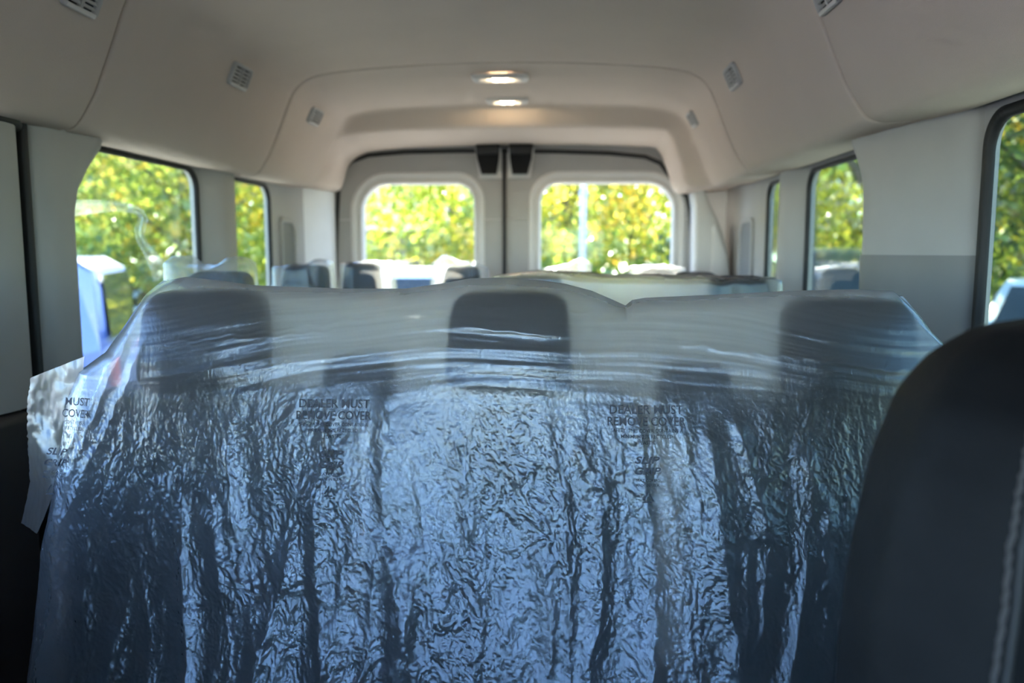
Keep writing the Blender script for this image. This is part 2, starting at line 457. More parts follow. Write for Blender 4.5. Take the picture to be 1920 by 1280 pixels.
H2R = [(.875, 1.520), (.76, 1.510), (.69, 1.506), (.668, 1.511), (.655, 1.525), (.646, 1.55), (.638, 1.585), (.620, 1.64), (.605, 1.682),
       (.588, 1.705), (.57, 1.716), (.50, 1.722), (.38, 1.727), (.2, 1.731), (0, 1.732)]
P_2 = prof(H2L, H2R)
P_3 = np.copy(P_2); P_3[:, 1] -= 0.020*sstep(1.55, 1.70, P_3[:, 1])
P_1R = prof(H1, [(a*.999, b) for a, b in H1])

def lerp_prof(y):
    ks = [(-0.7, P_FRONT), (0.6, P_FRONT), (1.50, P_STD), (2.47, P_STD), (2.60, P_STD*.4+P_1*.6), (3.02, P_1), (3.09, P_2), (3.44, P_3)]
    for (a, pa), (b, pb) in zip(ks[:-1], ks[1:]):
        if a <= y <= b:
            t = float(sstep(a, b, y)); return pa*(1-t)+pb*t
    return P_3 if y > 3 else P_FRONT

def resample(p, n=121):
    """smooth Catmull-Rom through the profile"""
    q = np.vstack([2*p[0]-p[1], p, 2*p[-1]-p[-2]]); m = len(p)-1
    ts = np.linspace(0, m, n); i = np.minimum(ts.astype(int), m-1); t = (ts-i)[:, None]
    a, b, c, d = q[i], q[i+1], q[i+2], q[i+3]
    return .5*((2*b)+(c-a)*t+(2*a-5*b+4*c-d)*t*t+(-a+3*b-3*c+d)*t**3)

def headliner(y0, y1, n, m='headliner', parent=None, lip=(True, True), drop=0.0):
    ys = list(np.linspace(y0, y1, n)); rows = []
    def row(y, off, yy=None):
        p = resample(lerp_prof(y))
        t = np.gradient(p, axis=0); t /= np.linalg.norm(t, axis=1)[:, None]
        nr = np.stack([-t[:, 1], t[:, 0]], 1)           # outward (up / out) for left->right travel
        p = p + nr*off
        return np.stack([p[:, 0], np.full(len(p), y if yy is None else yy), p[:, 1]], 1)
    if lip[0]: rows += [row(y0, .020), row(y0, .006), row(y0+.003, .0015, y0+.002)]
    for y in ys: rows.append(row(y+(.008 if (y == y0 and lip[0]) else (-.008 if (y == y1 and lip[1]) else 0)), drop))
    if lip[1]: rows += [row(y1, .0015, y1-.002), row(y1, .006), row(y1, .020)]
    return grid_mesh('headliner_panel', np.array(rows), m, parent, True)

hl = empty('trim_1', (0, 1.5, 1.5), 'beige woven fabric headliner in three moulded sections', kind='structure')
SEAM1, SEAM2 = 1.52, 2.45
headliner(-0.62, SEAM1-.0035, 40, parent=hl, lip=(False, True))
headliner(SEAM1+.0035, SEAM2-.005, 26, parent=hl)
headliner(SEAM2+.005, 3.44, 60, parent=hl, lip=(True, True))
for ys_ in (SEAM1, SEAM2):
    p = resample(lerp_prof(ys_)); t = np.gradient(p, axis=0); t /= np.linalg.norm(t, axis=1)[:, None]
    nr = np.stack([-t[:, 1], t[:, 0]], 1); q = p+nr*.010
    grid_mesh('seam', np.array([[(a, ys_-.012, b) for a, b in q], [(a, ys_+.012, b) for a, b in q]]), 'seam', hl)

# ------------------------------------------------------------------ pillar trims
def pillar(name, prof_at, zs, m, parent=None):
    V = []
    for z in zs: V.append([(x, y, z) for x, y in prof_at(z)])
    return grid_mesh(name, np.array(V), m, parent, False)

def sm(pts, n=4):
    """round a polyline a little by chaikin cuts"""
    for _ in range(n):
        out = [pts[0]]
        for a, b in zip(pts[:-1], pts[1:]):
            out.append((a[0]*.8+b[0]*.2, a[1]*.8+b[1]*.2)); out.append((a[0]*.2+b[0]*.8, a[1]*.2+b[1]*.8))
        out.append(pts[-1]); pts = out
    return pts

def pillar_c_right(z):
    fl_ = float(sstep(1.34, 1.53, z))**2
    lean = (z-1.2)*-.02
    return sm([(.885, 1.417), (.862+lean, 1.422), (.845+lean, 1.45), (.80+lean, 1.575), (.782+lean, 1.66+.03*fl_),
               (.782+lean-.02*fl_, 1.715+.05*fl_), (.885, 1.775+.06*fl_)], 2)
e = empty('trim_2', (.83, 1.6, .2), 'grey pillar trim between the two front side windows on the right', kind='structure')
zs_up = np.concatenate([np.linspace(1.262, 1.46, 12), np.linspace(1.475, 1.535, 8)])
pillar('upper_cover', pillar_c_right, zs_up, 'trim', e)
pillar('lower_cover', lambda z: [(x-.004*(x < .87), y) for x, y in pillar_c_right(min(z, 1.3))], np.linspace(.2, 1.262, 12), 'trim_lower', e)

def pillar_c_left(z):
    fl_ = float(sstep(1.30, 1.52, z))**2
    low = float(sstep(1.25, .95, z))
    return sm([(-.90, 1.432), (-.838, 1.433), (-.815, 1.444), (-.797, 1.475), (-.795, 1.520+.02*fl_),
               (-.80+.02*fl_, 1.555+.10*fl_), (-.89, 1.615+.16*fl_)], 2)
e = empty('trim_3', (-.83, 1.6, .2), 'grey pillar trim behind the sliding door on the left', kind='structure')
pillar('upper_cover', pillar_c_left, np.linspace(.2, 1.53, 30), 'trim', e)

for sgn, nm, y0, y1 in ((-1, 'trim_4', 2.245, 2.46), (1, 'trim_5', 2.37, 2.565)):
    e = empty(nm, (sgn*.83, 2.5, .2), 'slim grey pillar trim between the two rear side windows on the %s' % ('left' if sgn < 0 else 'right'), kind='structure')
    pr = sm([(sgn*.885, y0+.004), (sgn*.862, y0+.010), (sgn*.828, y0+.075), (sgn*.822, y0+.105), (sgn*.822, y1-.045), (sgn*.885, y1-.002)], 2)
    pillar('cover', lambda z: pr, np.linspace(.2, 1.53, 12), 'trim', e)

# rear corner trims
e = empty('trim_6', (-.83, 3.35, .2), 'pale rear corner trim beside the left rear door', kind='structure')
pillar('cover', lambda z: sm([(-.885, 3.17), (-.868, 3.20), (-.812, 3.40), (-.805, 3.435), (-.83, 3.47)], 2), np.linspace(.2, 1.56, 12), 'trim_light', e)
e = empty('trim_7', (.78, 3.35, .2), 'pale stepped air duct column in the right rear corner', kind='structure')
DCT = [(.715, .4), (.86, .4), (.855, 1.15), (.845, 1.25), (.825, 1.335), (.795, 1.405), (.765, 1.46), (.745, 1.53), (.69, 1.53), (.705, 1.45)]
bm = bmesh.new()
vv = [bm.verts.new((u, 3.315, v)) for u, v in DCT]; f = bm.faces.new(vv)
r = bmesh.ops.extrude_face_region(bm, geom=[f])
bmesh.ops.translate(bm, verts=[v for v in r['geom'] if isinstance(v, bmesh.types.BMVert)], vec=(0, .13, 0))
bmesh.ops.bevel(bm, geom=[ed for ed in bm.edges if abs(ed.verts[0].co.y-3.315) < 1e-4 and abs(ed.verts[1].co.y-3.315) < 1e-4], offset=.018, segments=4, profile=.5, affect='EDGES')
from_bm('cover', bm, 'trim_light', e, True)
bm = bmesh.new()
vv = [bm.verts.new((u, 3.30, v)) for u, v in [(.775, .4), (.855, .4), (.85, 1.15), (.838, 1.25), (.815, 1.325), (.785, 1.385), (.775, 1.36)]]; f = bm.faces.new(vv)
r = bmesh.ops.extrude_face_region(bm, geom=[f])
bmesh.ops.translate(bm, verts=[v for v in r['geom'] if isinstance(v, bmesh.types.BMVert)], vec=(0, .05, 0))
bmesh.ops.bevel(bm, geom=[ed for ed in bm.edges if abs(ed.verts[0].co.y-3.30) < 1e-4 and abs(ed.verts[1].co.y-3.30) < 1e-4], offset=.012, segments=3, profile=.5, affect='EDGES')
from_bm('raised_rib', bm, 'trim_light', e, True)

# sliding door trim on the left edge of the picture: frame, dark seal behind it, dark lower panel
e = empty('door_3', (-.85, 0.8, 0), 'grey framed sliding side door with a dark lower panel', kind='structure')
DY = 1.402
dp = [(-.885, .10), (-.84, .12), (-.815, .25), (-.81, 1.30), (-.792, 1.355), (-.789, 1.395), (-.797, DY-.006), (-.84, DY)]
# frame post at the rear edge of the door, then lower dark panel and header
pillar('rear_post', lambda z: sm([(-.885, 1.23), (-.83, 1.24), (-.80, 1.285), (-.792, 1.34), (-.797, DY-.006), (-.86, DY)], 2), np.linspace(.99, 1.53, 10), 'trim', e)
pillar('front_post', lambda z: sm([(-.885, .10), (-.80, .12), (-.80, .2), (-.885, .26)], 2), np.linspace(.99, 1.53, 6), 'trim', e)
box('lower_panel', (-.835, .735, .52), (.10, 1.27, .935), 'darktrim', e, bev=.02)
box('seal', (-.826, 1.424, .84), (.044, .016, 1.42), 'black', e, bev=.006)
tube('header_seal', [(-.80, .2, 1.492), (-.80, .9, 1.493), (-.80, 1.30, 1.497), (-.805, 1.39, 1.497), (-.825, 1.43, 1.492)], .012, 'black', e)

# ------------------------------------------------------------------ rear doors
YD = 3.45
door3d = lambda u, v, w: (u, YD+w, v)
DOORS = [('door_1', -.835, -.0815, (-.695, -.212), 'left rear door with a rounded window'), ('door_2', -.0745, .755, (.075, .637), 'right rear door with a rounded window')]
for nm, x0, x1, (wa, wb), lab in DOORS:
    e = empty(nm, ((x0+x1)/2, YD, .1), lab, kind='structure')
    zt, zb = 1.555, 0.98
    rads = [.06, .06, .075, .115] if nm == 'door_1' else [.06, .06, .115, .075]
    o1 = .050
    big = rrect(wa-o1, wb+o1, zb-o1, zt+o1, [x+o1 for x in rads])
    zj = 1.4035
    up = [p for p in big if p[1] > zj]
    up.sort(key=lambda p: math.atan2(p[1]-1.3, p[0]-(wa+wb)/2))
    top_poly = [(x1, zj+.0012), (x1, 1.76), (x0, 1.76), (x0, zj+.0012), (wa-o1, zj+.0012)] + up[::-1] + [(wb+o1, zj+.0012)]
    lo = [p for p in big if p[1] <= zj]
    lo.sort(key=lambda p: math.atan2(-(p[1]-1.3), p[0]-(wa+wb)/2))
    low_poly = [(x1, zj-.0012), (x1, .12), (x0, .12), (x0, zj-.0012), (wa-o1, zj-.0012)] + lo[::-1] + [(wb+o1, zj-.0012)]
    for nm2, poly in (('upper_moulding', top_poly), ('lower_moulding', low_poly)):
        plate(nm2, poly, [], door3d, 0.0, .012, 'trim', e)
    L = lambda o, y: [(u, YD+y, v) for u, v in rrect(wa-o, wb+o, zb-o, zt+o, [max(.02, x+o) for x in rads])]
    ring_strip('window_surround', [L(o1+.002, .006), L(o1-.004, -.002), L(o1-.018, .004), L(.020, .020), L(.013, .010), L(.004, .014), L(0, .03), L(-.002, .06)], 'trim_light', e)
    plate('body_skin', [(x0-.03, .05), (x1+.02, .05), (x1+.02, 1.95), (x0-.03, 1.95)], [rrect(wa-.003, wb+.003, zb-.003, zt+.003, rads)], door3d, .050, .075, 'body', e)
    pn = plate('pane', rrect(wa-.01, wb+.01, zb-.01, zt+.01, rads), [], door3d, .066, .070, 'glass_rear', e)
    nline = 15
    for k in range(nline):
        z = zb+.02 + (zt-zb-.16)*k/(nline-1)
        box('heating_wire', ((wa+wb)/2, YD+.0645, z), (wb-wa-.03, .0006, .0009), 'seam', pn)
    # striker cover at the top inner corner
    sx = -1 if nm == 'door_1' else 1
    cx = -.146 if nm == 'door_1' else -.006
    lc = empty('latch', (cx, YD-.02, 1.58)); adopt(lc, e)
    bmv = [(-.050, 1.722), (.050, 1.722), (.046, 1.655), (.036, 1.592), (-.026, 1.592), (-.044, 1.655)]
    bmv = [((-u if sx > 0 else u)+cx, v) for u, v in bmv]
    if sx > 0: bmv = bmv[::-1]
    plate('latch_housing', bmv, [], door3d, -.045, .0, 'blackpl', lc)
    box('latch_bar', (cx, YD-.052, 1.690), (.094, .016, .038), 'black', lc, bev=.005)
    bz = [(-.056, 1.70), (.056, 1.70), (.058, 1.575), (-.040, 1.575)]
    bz = [((-u if sx > 0 else u)+cx, v) for u, v in bz]
    if sx > 0: bz = bz[::-1]
    plate('latch_surround', bz, [], door3d, -.012, .004, 'trim_light', lc)
sl = tube('trim_8', [P(x, y, 3.448) for x, y in ((628, 800), (629, 500), (632, 400), (635, 350), (642, 322), (658, 303), (690, 291), (760, 285), (860, 283), (945, 283),
          (1040, 284), (1140, 287), (1210, 294), (1238, 306), (1256, 330), (1272, 356), (1288, 368), (1294, 395), (1297, 440), (1297, 500), (1296, 800))], .009, 'black')
tag(sl, 'black rubber seal around the rear door opening', kind='structure')
cs = box('trim_9', (-.078, YD-.004, .95), (.016, .03, 1.5), 'black', bev=.004)
tag(cs, 'black rubber seal where the rear doors meet', kind='structure')
box_roof = box('wall_rear', (0, 3.52, 1.86), (1.9, .06, .24), 'body')
tag(box_roof, 'body frame above the rear doors', kind='structure')

for sx_ in (-1, 1):
    jamb = box('wall_rear', (sx_*.86, 3.535, .95), (.16, .03, 2.0), 'body')
    tag(jamb, 'body frame beside the %s rear door' % ('left' if sx_ < 0 else 'right'), kind='structure')

# speaker grilles in the rear side walls
for sgn, lab in ((-1, 'ribbed speaker grille with rounded top in the left rear wall'), (1, 'ribbed speaker grille with rounded top in the right rear wall')):
    ya, yb = (2.925, 3.06) if sgn < 0 else (3.02, 3.20)
    zt, zb = 1.375, .9
    e = empty('speaker_grille', (sgn*.868, (ya+yb)/2, zb), lab, 'grille', 'speaker grilles in the rear walls')
    lo = rrect(ya-.016, yb+.016, zb-.016, zt+.016, [.02, .02, .07, .03] if sgn < 0 else [.02, .02, .07, .03])
    li = rrect(ya, yb, zb, zt, [.01, .01, .055, .015])
    X = lambda w_: sgn*(WI+w_)
    ring_strip('frame', [[(X(-.001), y, z) for y, z in lo], [(X(-.010), y, z) for y, z in lo], [(X(-.010), y, z) for y, z in li], [(X(-.001), y, z) for y, z in li]], 'trim', e, False)
    plate('backing', li, [], side3(sgn), -.003, -.001, 'trim_lower', e)
    for k in range(26):
        z = zb+.01+(zt-zb-.05)*k/25
        box('slat', (X(-.006), (ya+yb)/2, z), (.006, yb-ya-.006, .007), 'trim_lower', e)

# ------------------------------------------------------------------ vents and lamps in the headliner
def on_headliner(px, py, ya, yb):
    """where the sight line of a pixel meets the headliner"""
    best = None
    for y in np.linspace(ya, yb, 400):
        q = P(px, py, y); pr = resample(lerp_prof(y), 241)
        d = np.hypot(pr[:, 0]-q.x, pr[:, 1]-q.z); i = int(d.argmin())
        if best is None or d[i] < best[0]:
            t = pr[min(i+3, 240)]-pr[max(i-3, 0)]; t /= np.linalg.norm(t)
            best = (d[i], Vector((pr[i, 0], y, pr[i, 1])), Vector((t[0], 0, t[1])))
    return best[1], best[2]

def vent(px, py, ya, yb, sx, sy, lab):
    c, t = on_headliner(px, py, ya, yb)
    # local frame: u across the cove (along profile), v along the van, n into the cabin
    u = t if t.z > 0 else -t
    v = Vector((0, 1, 0)); n = u.cross(v).normalized()
    if n.dot(Vector((0, 0, 1.4))-c+Vector((0, c.y, 0))) < 0: n = -n
    R = Matrix((u, v, n)).transposed().to_4x4()
    e = empty('air_vent', c, lab, 'air vent', 'air vents in the headliner')
    T = Matrix.Translation(c) @ R
    W3 = lambda p: T @ Vector(p)
    def loop(du, dv, h, r): return [W3((a, b, h)) for a, b in rrect(-du, du, -dv, dv, r, 5)]
    ring_strip('bezel', [loop(sx, sy, -.004, .012), loop(sx, sy, .007, .012), loop(sx-.002, sy-.002, .010, .011), loop(sx-.007, sy-.008, .010, .008), loop(sx-.009, sy-.010, -.002, .007)], 'vent_grey', e)
    plate('cavity', rrect(-sx+.009, sx-.009, -sy+.008, sy-.008, .006), [], lambda a, b, w: W3((a, b, w)), -.001, .0012, 'hole', e)
    nl = 4
    for k in range(nl):
        a = -sx+.016+(2*sx-.032)*k/(nl-1)
        rot = R @ Matrix.Rotation(math.radians(35), 4, 'Y')
        box('slat', W3((a, 0, .0055)), (.0065, 2*sy-.020, .0022), 'vent_grey', e, rot=rot)
    box('divider', W3((0, 0, .005)), (2*sx-.02, .008, .008), 'vent_grey', e, rot=R)
    box('lower_lip', W3((-sx+.0055, 0, .009)), (.008, 2*sy-.016, .006), 'vent_lip', e, bev=.002, rot=R)
    return e
vent(448, 141, 1.6, 2.4, .030, .056, 'larger grey louvred air vent left of centre ahead of the second ceiling seam')
vent(588, 219, 2.5, 3.1, .028, .056, 'small grey louvred air vent on the left behind the second ceiling seam')
vent(1376, 142, 1.6, 2.4, .030, .056, 'grey louvred air vent on the right ahead of the second ceiling seam')
vent(1300, 222, 2.5, 2.97, .028, .046, 'small grey louvred air vent on the right behind the second ceiling seam')
vent(152, -12, 1.0, 1.53, .030, .050, 'grey air vent cut off by the top left picture edge')
vent(1550, -18, 1.0, 1.53, .030, .050, 'grey air vent cut off by the top right picture edge')

def dome(px, py, y, w, d, bw, lab):
    q = P(px, py, y)
    pr = resample(lerp_prof(y), 241); zz = float(np.interp(q.x, pr[60:180, 0], pr[60:180, 1]))
    c = Vector((q.x, y, zz))
    e = empty('dome_lamp', c, lab, 'ceiling lamp', 'lit lamps in the headliner')
    lp = lambda dw, dd, h, r: [(c.x+a, c.y+b, c.z-h) for a, b in rrect(-dw, dw, -dd, dd, r, 5)]
    ring_strip('bezel', [lp(w/2, d/2, -.002, .018), lp(w/2, d/2, .006, .018), lp(w/2-.006, d/2-.006, .012, .014), lp(bw/2+.006, d/2-.016, .012, .008), lp(bw/2, d/2-.02, .004, .008)], 'vent_lip', e)
    plate('lens', rrect(-bw/2, bw/2, -d/2+.018, d/2-.018, .008), [], lambda a, b, h: (c.x+a, c.y+b, c.z-h), .004, .010, 'lens', e)
    for s in (-1, 1):
        pillow('bulb', (c.x+s*bw*.2, c.y-.012, c.z-.011), (.022, .030, .010), 'bulb', e, .8, .9, 14, 8)
        pillow('switch', (c.x+s*(w*.5-.022), c.y, c.z-.011), (.018, d*.45, .006), 'vent_lip', e, .5, .5, 14, 8)
    return e
dome(938, 153, 2.585, .180, .085, .062, 'lit ceiling lamp in a wide pale bezel close to the second seam')
dome(951, 192, 2.93, .150, .085, .062, 'lit ceiling lamp in a narrower bezel nearer the rear doors')

# ------------------------------------------------------------------ seats
def headrest(parent, x, y, z0, z1, w, d=.095, m='fabric'):
    pillow('headrest', (x, y-.014, (z0+z1)/2), (w, d, z1-z0), m, parent, .38, .42, 40, 24, taper=.10, lean=.03)
    for s in (-1, 1):
        tube('headrest_post', [(x+s*.05, y+.005, z0+.03), (x+s*.05, y+.012, z0-.10)], .007, 'metal', parent, 8)

def seat(name, lab, group, xs, y, ztop, w, hw, m='fabric', hh=.145, tops=None):
    """row seat: cushion, backrest per place, headrest per place; y = centre plane of the headrests"""
    x0 = min(xs)-w/2; x1 = max(xs)+w/2
    e = empty(name, ((x0+x1)/2, y-.2, 0), lab, 'seat', group)
    for i, x in enumerate(xs):
        zt = (tops[i] if tops else ztop)
        zb = ztop-hh-.012
        rot = Matrix.Rotation(math.radians(-8), 4, 'X')
        pillow('backrest', (x, y-.035, (zb+.40)/2), (w-.004, .13, zb-.40), m, e, .22, .35, 40, 20, taper=.06, rot=None, lean=.07)
        headrest(e, x, y, zt-hh, zt, hw, m=m)
        pillow('cushion', (x, y-.30, .40), (w-.004, .46, .16), m, e, .35, .3, 36, 14)
    for s in (-1, 1):
        xx = x0+.08 if s < 0 else x1-.08
        for yy in (y-.42, y-.12):
            tube('leg', [(xx, yy, .34), (xx, yy, 0.0)], .018, 'blackpl', e, 8)
    box('seat_frame', ((x0+x1)/2, y-.27, .325), (x1-x0-.06, .36, .03), 'blackpl', e, bev=.008)
    return e

YB = 1.09                                         # headrest plane of the front bench
HX = [-.335, .092, .546]
bench = seat('bench_seat', 'charcoal three place bench seat under the printed plastic cover', None, HX, YB, 1.222, .43, .178, tops=[1.216, 1.216, 1.208], hh=.140)
for x, z in ((-.118, 1.125), (.345, 1.118)):
    pillow('belt_guide', (x, YB+.005, z-.05), (.105, .075, .10), 'blackpl', bench, .4, .4, 28, 16, taper=.12)

ROW2, ROW3, ROW4 = 1.84, 2.58, 3.08
def hx(px, y): return P(px, 500, y).x
seat('passenger_seat', 'single charcoal seat beside the left window, film strip rising from its cover', 'seats behind the front bench', [hx(405, ROW2)+.005], ROW2, 1.222, .36, .158)
seat('passenger_seat', 'charcoal double seat whose headrests show behind the bench centre and right end', 'seats behind the front bench', [hx(1004, ROW2), hx(1388, ROW2)], ROW2, 1.214, .40, .150)
seat('passenger_seat', 'single charcoal seat in front of the left speaker grille', 'seats behind the front bench', [hx(573, ROW3)], ROW3, 1.224, .36, .156)
seat('passenger_seat', 'charcoal double seat in the third row, almost hidden behind the row before', 'seats behind the front bench', [hx(1090, ROW3), hx(1305, ROW3)], ROW3, 1.204, .36, .15)
R4 = [hx(679, ROW4), hx(866, ROW4), hx(1052, ROW4), hx(1232, ROW4)]
seat('bench_seat', 'charcoal four place rear bench in front of the rear doors', None, R4, ROW4, 1.222, .365, .150, tops=[1.226, 1.212, 1.20, 1.203])

# driver's seat at the right edge of the picture
ds = empty('driver_seat', (.60, .45, 0), 'black vinyl driver seat with grey stitching close to the camera', 'seat')
zs = [.45, .6, .8, .9, 1.0, 1.06, 1.127, 1.173, 1.20, 1.219, 1.226, 1.229]
xl = [.335, .336, .342, .346, .352, .360, .3745, .393, .413, .440, .475, .55]
XC = .62
yc = lambda z: .44 + .14*(z-.45)
V = []
for z, xa in zip(zs, xl):
    hwid = XC-xa; row = []
    tk = .062*min(1.0, ((1.2295-z)/.05)**.5 if z > 1.18 else 1.0)
    for k in range(72):
        a = 2*PI*k/72
        cx_ = sup(a, 0, .38); sy_ = sup(a, 1, .55)
        yy = sy_*tk
        if sy_ < 0:                                # front face: side bolsters stand proud of the middle
            yy -= .030*math.exp(-((abs(cx_)-.80)/.16)**2)*min(1, (1.23-z)/.08)
        row.append((XC+cx_*(hwid if cx_ < 0 else min(hwid, .24)), yc(z)+yy, z))
    V.append(row)
Vn = np.array(V)
# finer in z by spline
zt = np.linspace(0, len(zs)-1, 70); Vi = np.zeros((70, 72, 3))
for k in range(72):
    for c_ in range(3): Vi[:, k, c_] = np.interp(zt, np.arange(len(zs)), Vn[:, k, c_])
for _ in range(3):
    Vi[1:-1] = .25*Vi[:-2]+.5*Vi[1:-1]+.25*Vi[2:]
cap = Vi[-1].mean(0); Vi = np.concatenate([Vi, (Vi[-1]*.5+cap*.5)[None], np.repeat(cap[None], 72, 0)[None]], 0)
grid_mesh('backrest', Vi, 'leather', ds, True, close_u=True)
def ds_front(x, z):
    """front face of the driver's backrest"""
    i = int(np.abs(Vi[:, :, 2].mean(1)-z).argmin()); r_ = Vi[i]
    f_ = r_[r_[:, 1] < yc(z)]
    o_ = np.argsort(f_[:, 0]); return float(np.interp(x, f_[o_, 0], f_[o_, 1]))
seamp = []
for a_, b_ in ((1921, 800), (1908, 920), (1895, 1030), (1881, 1130), (1867, 1230), (1853, 1330), (1840, 1430)):
    yy = .46
    for _ in range(6):
        q_ = P(a_, b_, yy); yy = ds_front(q_.x, q_.z)
    seamp.append((q_.x, q_.z))
tube('seam_line', [(x+.006, ds_front(x+.006, z)-.0005, z) for x, z in seamp], .0025, 'black', ds, 6)
bm = bmesh.new()
for i in range(46):
    t = i/45*(len(seamp)-1); k = min(int(t), len(seamp)-2); f_ = t-k
    x = seamp[k][0]*(1-f_)+seamp[k+1][0]*f_; z = seamp[k][1]*(1-f_)+seamp[k+1][1]*f_
    add_box(bm, (x, ds_front(x, z)-.001, z), (.0020, .0020, .0048))
st = from_bm('stitching', bm, 'stitch', ds); st['label'] = 'grey stitching'
pillow('cushion', (.60, .20, .42), (.52, .52, .17), 'leather', ds, .35, .3)
pillow('headrest', (.70, .59, 1.36), (.26, .10, .19), 'leather', ds, .4, .4)
for s in (-1, 1): tube('headrest_post', [(.70+s*.06, .59, 1.30), (.70+s*.06, .565, 1.18)], .008, 'metal', ds, 8)
box('base', (.60, .22, .17), (.42, .44, .34), 'blackpl', ds, bev=.03)

ps = empty('light_blocking_seat', (-.60, .45, 0), 'unseen black vinyl front passenger seat, added to block light from the windscreen', 'seat')  # out of view, a mirrored driver seat added to hold back light from the front
for ch in list(ds.children):
    me = ch.data.copy(); co = np.zeros(len(me.vertices)*3); me.vertices.foreach_get('co', co)
    co = co.reshape(-1, 3); co[:, 0] *= -1; me.vertices.foreach_set('co', co.reshape(-1)); me.flip_normals(); me.update()
    o = bpy.data.objects.new(ch.name.split('.')[0], me); COL.objects.link(o); adopt(o, ps)

# ------------------------------------------------------------------ the printed plastic cover over the front bench
NX, NZ = 150, 96
gx = np.linspace(-.60, .84, NX); gz = np.linspace(.50, 1.25, NZ)
GX, GZ = np.meshgrid(gx, gz)
ob = np.full(GX.shape, 9.0)
for x, zt_ in zip(HX, [1.216, 1.216, 1.208]):
    r2 = np.abs((GX-x)/.094)**4.5+np.abs((GZ-(zt_-.069))/.074)**4.5
    ob = np.where(r2 < 1, np.minimum(ob, YB-.014+.03*(GZ-(zt_-.140))/.14-.051*(1-np.clip(r2, 0, 1))**.4-.002), ob)
    b2 = np.abs((GX-x)/.216)**5
    br = YB-.035-.072+.07*(GZ-.40)/(1.066-.40)-.003+.03*np.clip((GZ-.99)/.076, 0, 1)**2
    ob = np.where((np.abs(GX-x) < .24) & (GZ < 1.066), np.minimum(ob, br), ob)
for x, z in ((-.118, 1.125), (.345, 1.118)):
    ob = np.where((np.abs(GX-x) < .053) & (GZ < z), np.minimum(ob, YB-.036), ob)
top_y = YB+.004
Y = np.where(GZ > 1.0, top_y, top_y-(1.0-GZ)*.45)
ylim_bot = .87
def apply_bc(Y):
    Y[-1] = top_y
    Y[0] = ylim_bot
    e_ = np.interp(gz, [.5, .9, 1.0, 1.1, 1.25], [.90, 1.01, 1.04, 1.07, 1.085])
    Y[:, 0] = e_; Y[:, -1] = e_
    return Y
Y = np.minimum(apply_bc(Y), ob)
for it in range(2600):
    Y[1:-1, 1:-1] = .30*(Y[1:-1, :-2]+Y[1:-1, 2:])+.20*(Y[:-2, 1:-1]+Y[2:, 1:-1])
    Y = np.minimum(apply_bc(Y), ob)
BASEY = Y.copy()
for _ in range(3):
    BASEY[1:-1, 1:-1] = .25*(BASEY[1:-1, :-2]+BASEY[1:-1, 2:]+BASEY[:-2, 1:-1]+BASEY[2:, 1:-1])
BASEY = np.minimum(BASEY, ob)-.002

_fx = np.linspace(gx[0], gx[-1], NX*5); _fz = np.linspace(gz[0], gz[-1], NZ*5)
_tmp = np.stack([np.interp(_fx, gx, r_) for r_ in BASEY]); FINE = np.stack([np.interp(_fz, gz, c_) for c_ in _tmp.T]).T
for _ in range(70):                               # take the grid facets out of the drape
    FINE[:, 1:-1] = .25*FINE[:, :-2]+.5*FINE[:, 1:-1]+.25*FINE[:, 2:]
    FINE[1:-1] = .25*FINE[:-2]+.5*FINE[1:-1]+.25*FINE[2:]
def base_y(x, z):
    u = np.clip((x-_fx[0])/(_fx[1]-_fx[0]), 0, len(_fx)-1.001); v = np.clip((z-_fz[0])/(_fz[1]-_fz[0]), 0, len(_fz)-1.001)
    i = u.astype(int); j = v.astype(int); a = u-i; b = v-j
    return (FINE[j, i]*(1-a)+FINE[j, i+1]*a)*(1-b)+(FINE[j+1, i]*(1-a)+FINE[j+1, i+1]*a)*b

def pix(px, py, y=1.02):
    q = P(px, py, y); return q.x, q.z

def seg_d(x, z, a, b):
    """signed distance to a segment line and the run along it (0..1)"""
    ax, az = a; bx, bz = b; dx, dz = bx-ax, bz-az; L = math.hypot(dx, dz)
    t = ((x-ax)*dx+(z-az)*dz)/(L*L); d = ((x-ax)*dz-(z-az)*dx)/L
    return d, t

FOLDS = [  # pixel ends, height m, width m: positive = ridge towards the camera
    ((850, 1290), (1142, 905), .0016, .008, 0), ((1140, 912), (1085, 1290), .003, .010, 0),
    ((1075, 835), (1140, 912), .0035, .012, 0),
    ((345, 905), (400, 1290), .010, .014, 0), ((400, 900), (440, 1100), .007, .010, 0), ((425, 830), (455, 1000), .006, .010, 0),
    ((715, 740), (725, 1000), .006, .010, 0), ((725, 1000), (800, 1250), .010, .014, 0), ((790, 1010), (760, 1270), .008, .012, 0),
    ((1195, 760), (1230, 1100), .007, .012, 0), ((1230, 1100), (1200, 1290), .009, .014, 0), ((1330, 800), (1370, 1280), .009, .016, 0),
    ((1380, 780), (1440, 1010), .007, .012, 0), ((1500, 840), (1560, 1000), .006, .012, 0), ((590, 900), (640, 1290), .008, .014, 0),
    ((560, 1010), (500, 1290), .010, .016, 0), ((235, 600), (20, 1180), .008, .010, 0), ((260, 640), (110, 1010), .007, .010, 0), ((215, 640), (60, 960), .005, .007, 0),
    ((605, 800), (628, 880), .005, .006, 0), ((1280, 650), (1760, 705), .003, .004, 0), ((300, 645), (700, 600), .0022, .004, 0), ((280, 652), (640, 622), .0018, .003, 0),
    ((1100, 590), (1500, 556), .0025, .005, 0), ((840, 575), (1120, 590), .0025, .004, 0), ((830, 610), (1090, 640), .0025, .005, 0), ((700, 570), (1000, 552), .002, .004, 0),
]
FW = [(pix(*a), pix(*b), h*(1 if k else (.55 if w > .0055 else .28)), w, k) for a, b, h, w, k in FOLDS]

